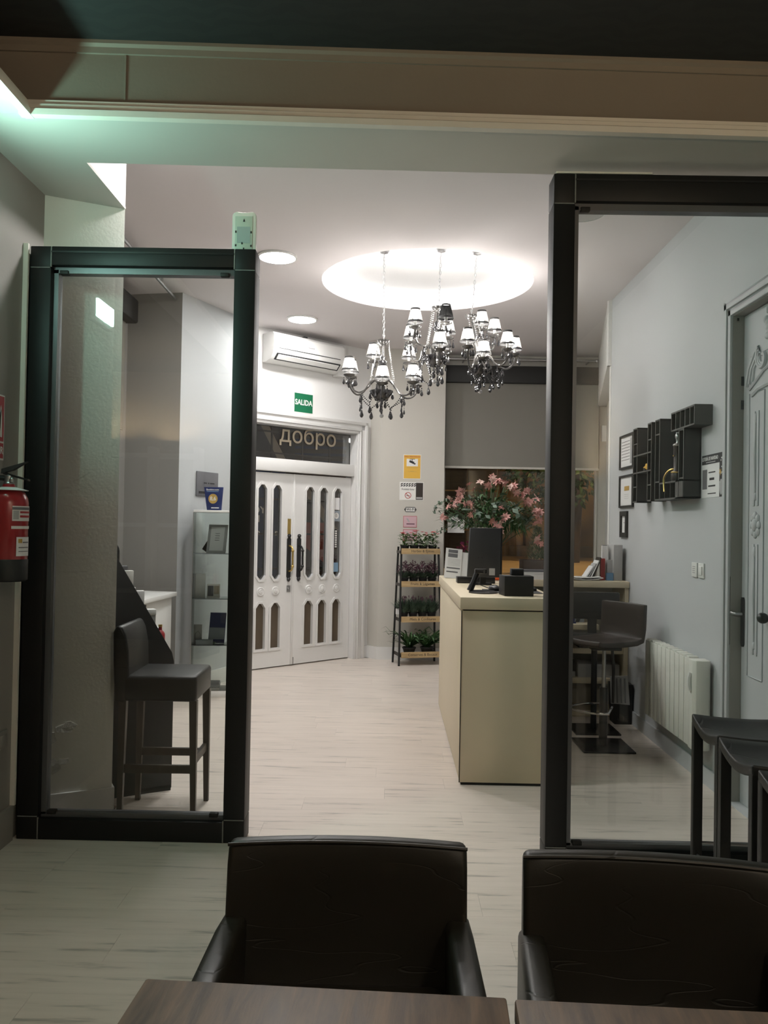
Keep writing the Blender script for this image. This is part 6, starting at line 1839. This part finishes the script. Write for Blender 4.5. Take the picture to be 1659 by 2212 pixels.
# ---- white cabinet under the grey wall
t = thing('white_cabinet', 'white low cabinet with sloping front edge below the grey wall', 'cabinet', (-0.125, 0.10, -0.035))
poly = [(-2.15, 5.45), (-1.66, 5.75), (-1.60, 6.65), (-2.15, 6.75)]
MB().prism(poly, 0.90, 0.935).build('worktop', 'white', t, bevel=0.004)
MB().prism([(-2.13, 5.50), (-1.70, 5.78), (-1.63, 6.60), (-2.13, 6.70)], 0.035, 0.90).build('carcass', 'white', t, bevel=0.003)
MB().prism([(-1.70, 5.765), (-1.665, 5.785), (-1.665, 5.82), (-1.70, 5.80)], 0.035, 0.90).build('corner_post', 'white', t)
MB().hexa([(-2.08, 5.512, 0.08), (-1.76, 5.724, 0.08), (-1.765, 5.742, 0.08), (-2.085, 5.530, 0.08)], [(-2.08, 5.512, 0.86), (-1.76, 5.724, 0.86), (-1.765, 5.742, 0.86), (-2.085, 5.530, 0.86)]).build('door', 'white', t)

# ---- glass display cabinet by the splayed wall
GA = math.atan2(0.85, 0.36)
t = thing('glass_cabinet', 'tall narrow glass display cabinet by the splayed wall', 'cabinet', (-1.560, 6.985, 0), 0.15)
GW, GD, GH = 0.30, 0.30, 1.57
# local x across, y depth; origin at near-left foot
MB().box(-0.10, 0.22, 0.0, 0.24, 0.0, 0.055).build('base', 'white', t, bevel=0.004)
MB().box(-0.10, 0.22, 0.0, 0.24, GH - 0.02, GH).build('top', 'white', t, bevel=0.003)
for a, b, c, d in ((-0.10, 0.22, 0.0, 0.005), (-0.10, 0.22, 0.235, 0.24), (-0.10, -0.095, 0.005, 0.235), (0.215, 0.22, 0.005, 0.235)):
    MB().box(a, b, c, d, 0.055, GH - 0.02).build('pane', 'pane_cab', t)
for x in (-0.103, 0.216):
    for y in (-0.003, 0.236):
        MB().box(x, x + 0.007, y, y + 0.007, 0.055, GH - 0.02).build('edge_strip', 'steel', t)
for z in (0.43, 0.82, 1.20):
    MB().box(-0.094, 0.214, 0.006, 0.234, z, z + 0.006).build('shelf', 'pane_cab', t)
    MB().box(-0.094, 0.214, 0.004, 0.0065, z, z + 0.006).build('shelf_edge', 'sticker_grey', t)
MB().box(0.209, 0.218, -0.006, 0.0, 0.5, 0.58).box(0.206, 0.222, -0.008, 0.004, 0.055, 0.09).box(0.206, 0.222, -0.008, 0.004, GH - 0.06, GH - 0.02).build('hinge', 'black', t)
gm = Matrix.Translation(t.location) @ Matrix.Rotation(t.rotation_euler.z, 4, 'Z')
def gl(x, y, z):
    return tuple(gm @ V(x, y, z))
grz = t.rotation_euler.z
tilt = Matrix.Rotation(-0.25, 4, 'X')
t = thing('standing_frame', 'grey standing photo frame with black back on the top glass shelf', 'picture', gl(0.08, 0.14, 1.206), grz - 0.3)
mb = MB()
mb.box(-0.085, 0.085, 0, 0.012, 0, 0.02, tilt).box(-0.085, 0.085, 0, 0.012, 0.23, 0.25, tilt).box(-0.085, -0.062, 0, 0.012, 0.02, 0.23, tilt).box(0.062, 0.085, 0, 0.012, 0.02, 0.23, tilt)
mb.build('frame', 'paper_grey', t)
MB().box(-0.062, 0.062, 0.003, 0.009, 0.02, 0.23, tilt).build('sheet', 'paper', t)
MB().prism([(-0.085, 0.0), (-0.13, 0.03), (-0.085, 0.10)], 0.02, 0.05, 'y').build('easel_back', 'leather_brown', t)
for k in range(4):
    MB().box(-0.02, 0.02, 0.001, 0.003, 0.17 - k * 0.02, 0.174 - k * 0.02, tilt).build('print_line', 'ink_soft', t)
obj1('white_carton', 'white upright carton on the middle glass shelf', 'carton', MB().box(-0.045, 0.045, -0.02, 0.02, 0, 0.205), 'paper', gl(-0.045, 0.10, 0.826), grz + 0.5, 0.002)
t = thing('postcard', 'small sepia postcard on the middle glass shelf', 'card', gl(0.07, 0.12, 0.826), grz)
MB().box(-0.055, 0.055, 0.0, 0.004, 0, 0.115, Matrix.Rotation(-0.15, 4, 'X')).build('card', 'sign_white', t)
MB().box(-0.048, 0.0, -0.001, 0.0, 0.012, 0.10, Matrix.Rotation(-0.15, 4, 'X')).build('photo', 'ink_soft', t)
MB().box(0.004, 0.048, -0.001, 0.0, 0.03, 0.10, Matrix.Rotation(-0.15, 4, 'X')).build('photo', 'letter_tan', t)
t = thing('blue_leaflet', 'navy leaflet with grey picture leaning on the lower glass shelf', 'leaflet', gl(0.10, 0.15, 0.436), grz - 0.2)
MB().box(-0.07, 0.07, 0, 0.004, 0, 0.26, tilt).build('sheet', 'blue_card', t)
MB().box(-0.066, 0.066, -0.001, 0.0, 0.03, 0.13, tilt).build('photo', 'sticker_grey', t)
t = thing('house_card', 'grey card with drawn house outline on the lower glass shelf', 'card', gl(-0.05, 0.08, 0.436), grz)
MB().box(-0.035, 0.035, 0, 0.004, 0, 0.165).build('card', 'paper_grey', t)
MB().tube([(-0.022, -0.002, 0.04), (-0.022, -0.002, 0.085), (0, -0.002, 0.11), (0.022, -0.002, 0.085), (0.022, -0.002, 0.04), (-0.022, -0.002, 0.04)], 0.0015, 4).build('house_outline', 'ink_soft', t)
obj1('green_pebbles', 'small green stones lying on the lower glass shelf', 'stones', MB().ball((0, 0, 0.012), (0.03, 0.02, 0.012), 8, 5).ball((0.05, 0.01, 0.01), (0.025, 0.02, 0.010), 8, 5).ball((-0.03, 0.03, 0.008), (0.02, 0.02, 0.008), 8, 5), 'leafD', gl(0.03, 0.07, 0.436))
obj1('clear_box', 'low grey box in front of the house card on the lower glass shelf', 'box', MB().box(-0.06, 0.08, -0.02, 0.02, 0, 0.045), 'sticker_grey', gl(0.0, 0.035, 0.436), grz, 0.003)
obj1('grey_cloth', 'folded dark grey cloth in the bottom of the glass cabinet', 'cloth', MB().box(-0.10, 0.10, -0.10, 0.10, 0, 0.045), 'sticker_grey', gl(0.04, 0.15, 0.056), grz, 0.012)
obj1('white_leaflets', 'white leaflets at the front bottom of the glass cabinet', 'leaflets', MB().box(-0.05, 0.06, -0.025, 0.025, 0, 0.02), 'paper', gl(0.08, 0.033, 0.056), grz + 0.1)
t = thing('rating_card', 'navy award card with gold disc reading 8,6 on the glass cabinet', 'card', gl(0.05, 0.14, GH), grz - 0.35)
MB().hexa([(-0.055, 0, 0), (0.075, 0, 0), (0.075, 0.012, 0), (-0.055, 0.012, 0)], [(-0.085, 0, 0.20), (0.09, 0, 0.20), (0.09, 0.012, 0.20), (-0.085, 0.012, 0.20)]).build('plate', 'blue_card', t, bevel=0.002)
MB().lathe([(0.042, 0), (0.042, 0.0015), (0, 0.0016)], 24, mtx=Matrix.Translation((0.0, 0.0, 0.10)) @ Matrix.Rotation(PI / 2, 4, 'X')).build('disc', 'gold', t)
text('score', '8,6', 0.046, t, (0, -0.0022, 0.10), FACE_CAM, 'sign_white', ext=0.0004, bold=0.001)
text('brand_line', 'Booking.com', 0.022, t, (-0.005, -0.0006, 0.178), FACE_CAM, 'sign_white', ext=0.0004, bold=0.0004)
MB().box(-0.06, 0.05, -0.001, 0.0, 0.160, 0.164).build('print_line', 'sticker_blue', t)
MB().box(-0.015, 0.055, -0.001, 0.0, 0.018, 0.026).build('print_line', 'sign_white', t)
# ---- plaque on the splayed wall
wa = math.atan2(0.85, 0.36)
px, py = -1.81 + 0.36 * 0.43, 7.05 + 0.85 * 0.43
t = thing('wall_plaque', 'square grey plaque on the splayed wall above the glass cabinet', 'plaque', (px + 0.003, py - 0.001, 1.70), wa)
MB().box(-0.16, 0.16, -0.012, 0, 0, 0.215).build('plate', 'plaque', t, bevel=0.002)
MB().box(-0.13, 0.16, -0.014, -0.012, 0.02, 0.04).build('lower_band', 'ink', t)
for a_, b_ in ((-0.06, -0.015), (0.005, 0.02), (0.035, 0.10)):
    MB().box(a_, b_, -0.0132, -0.012, 0.110, 0.120).build('engraved_line', 'ink', t)
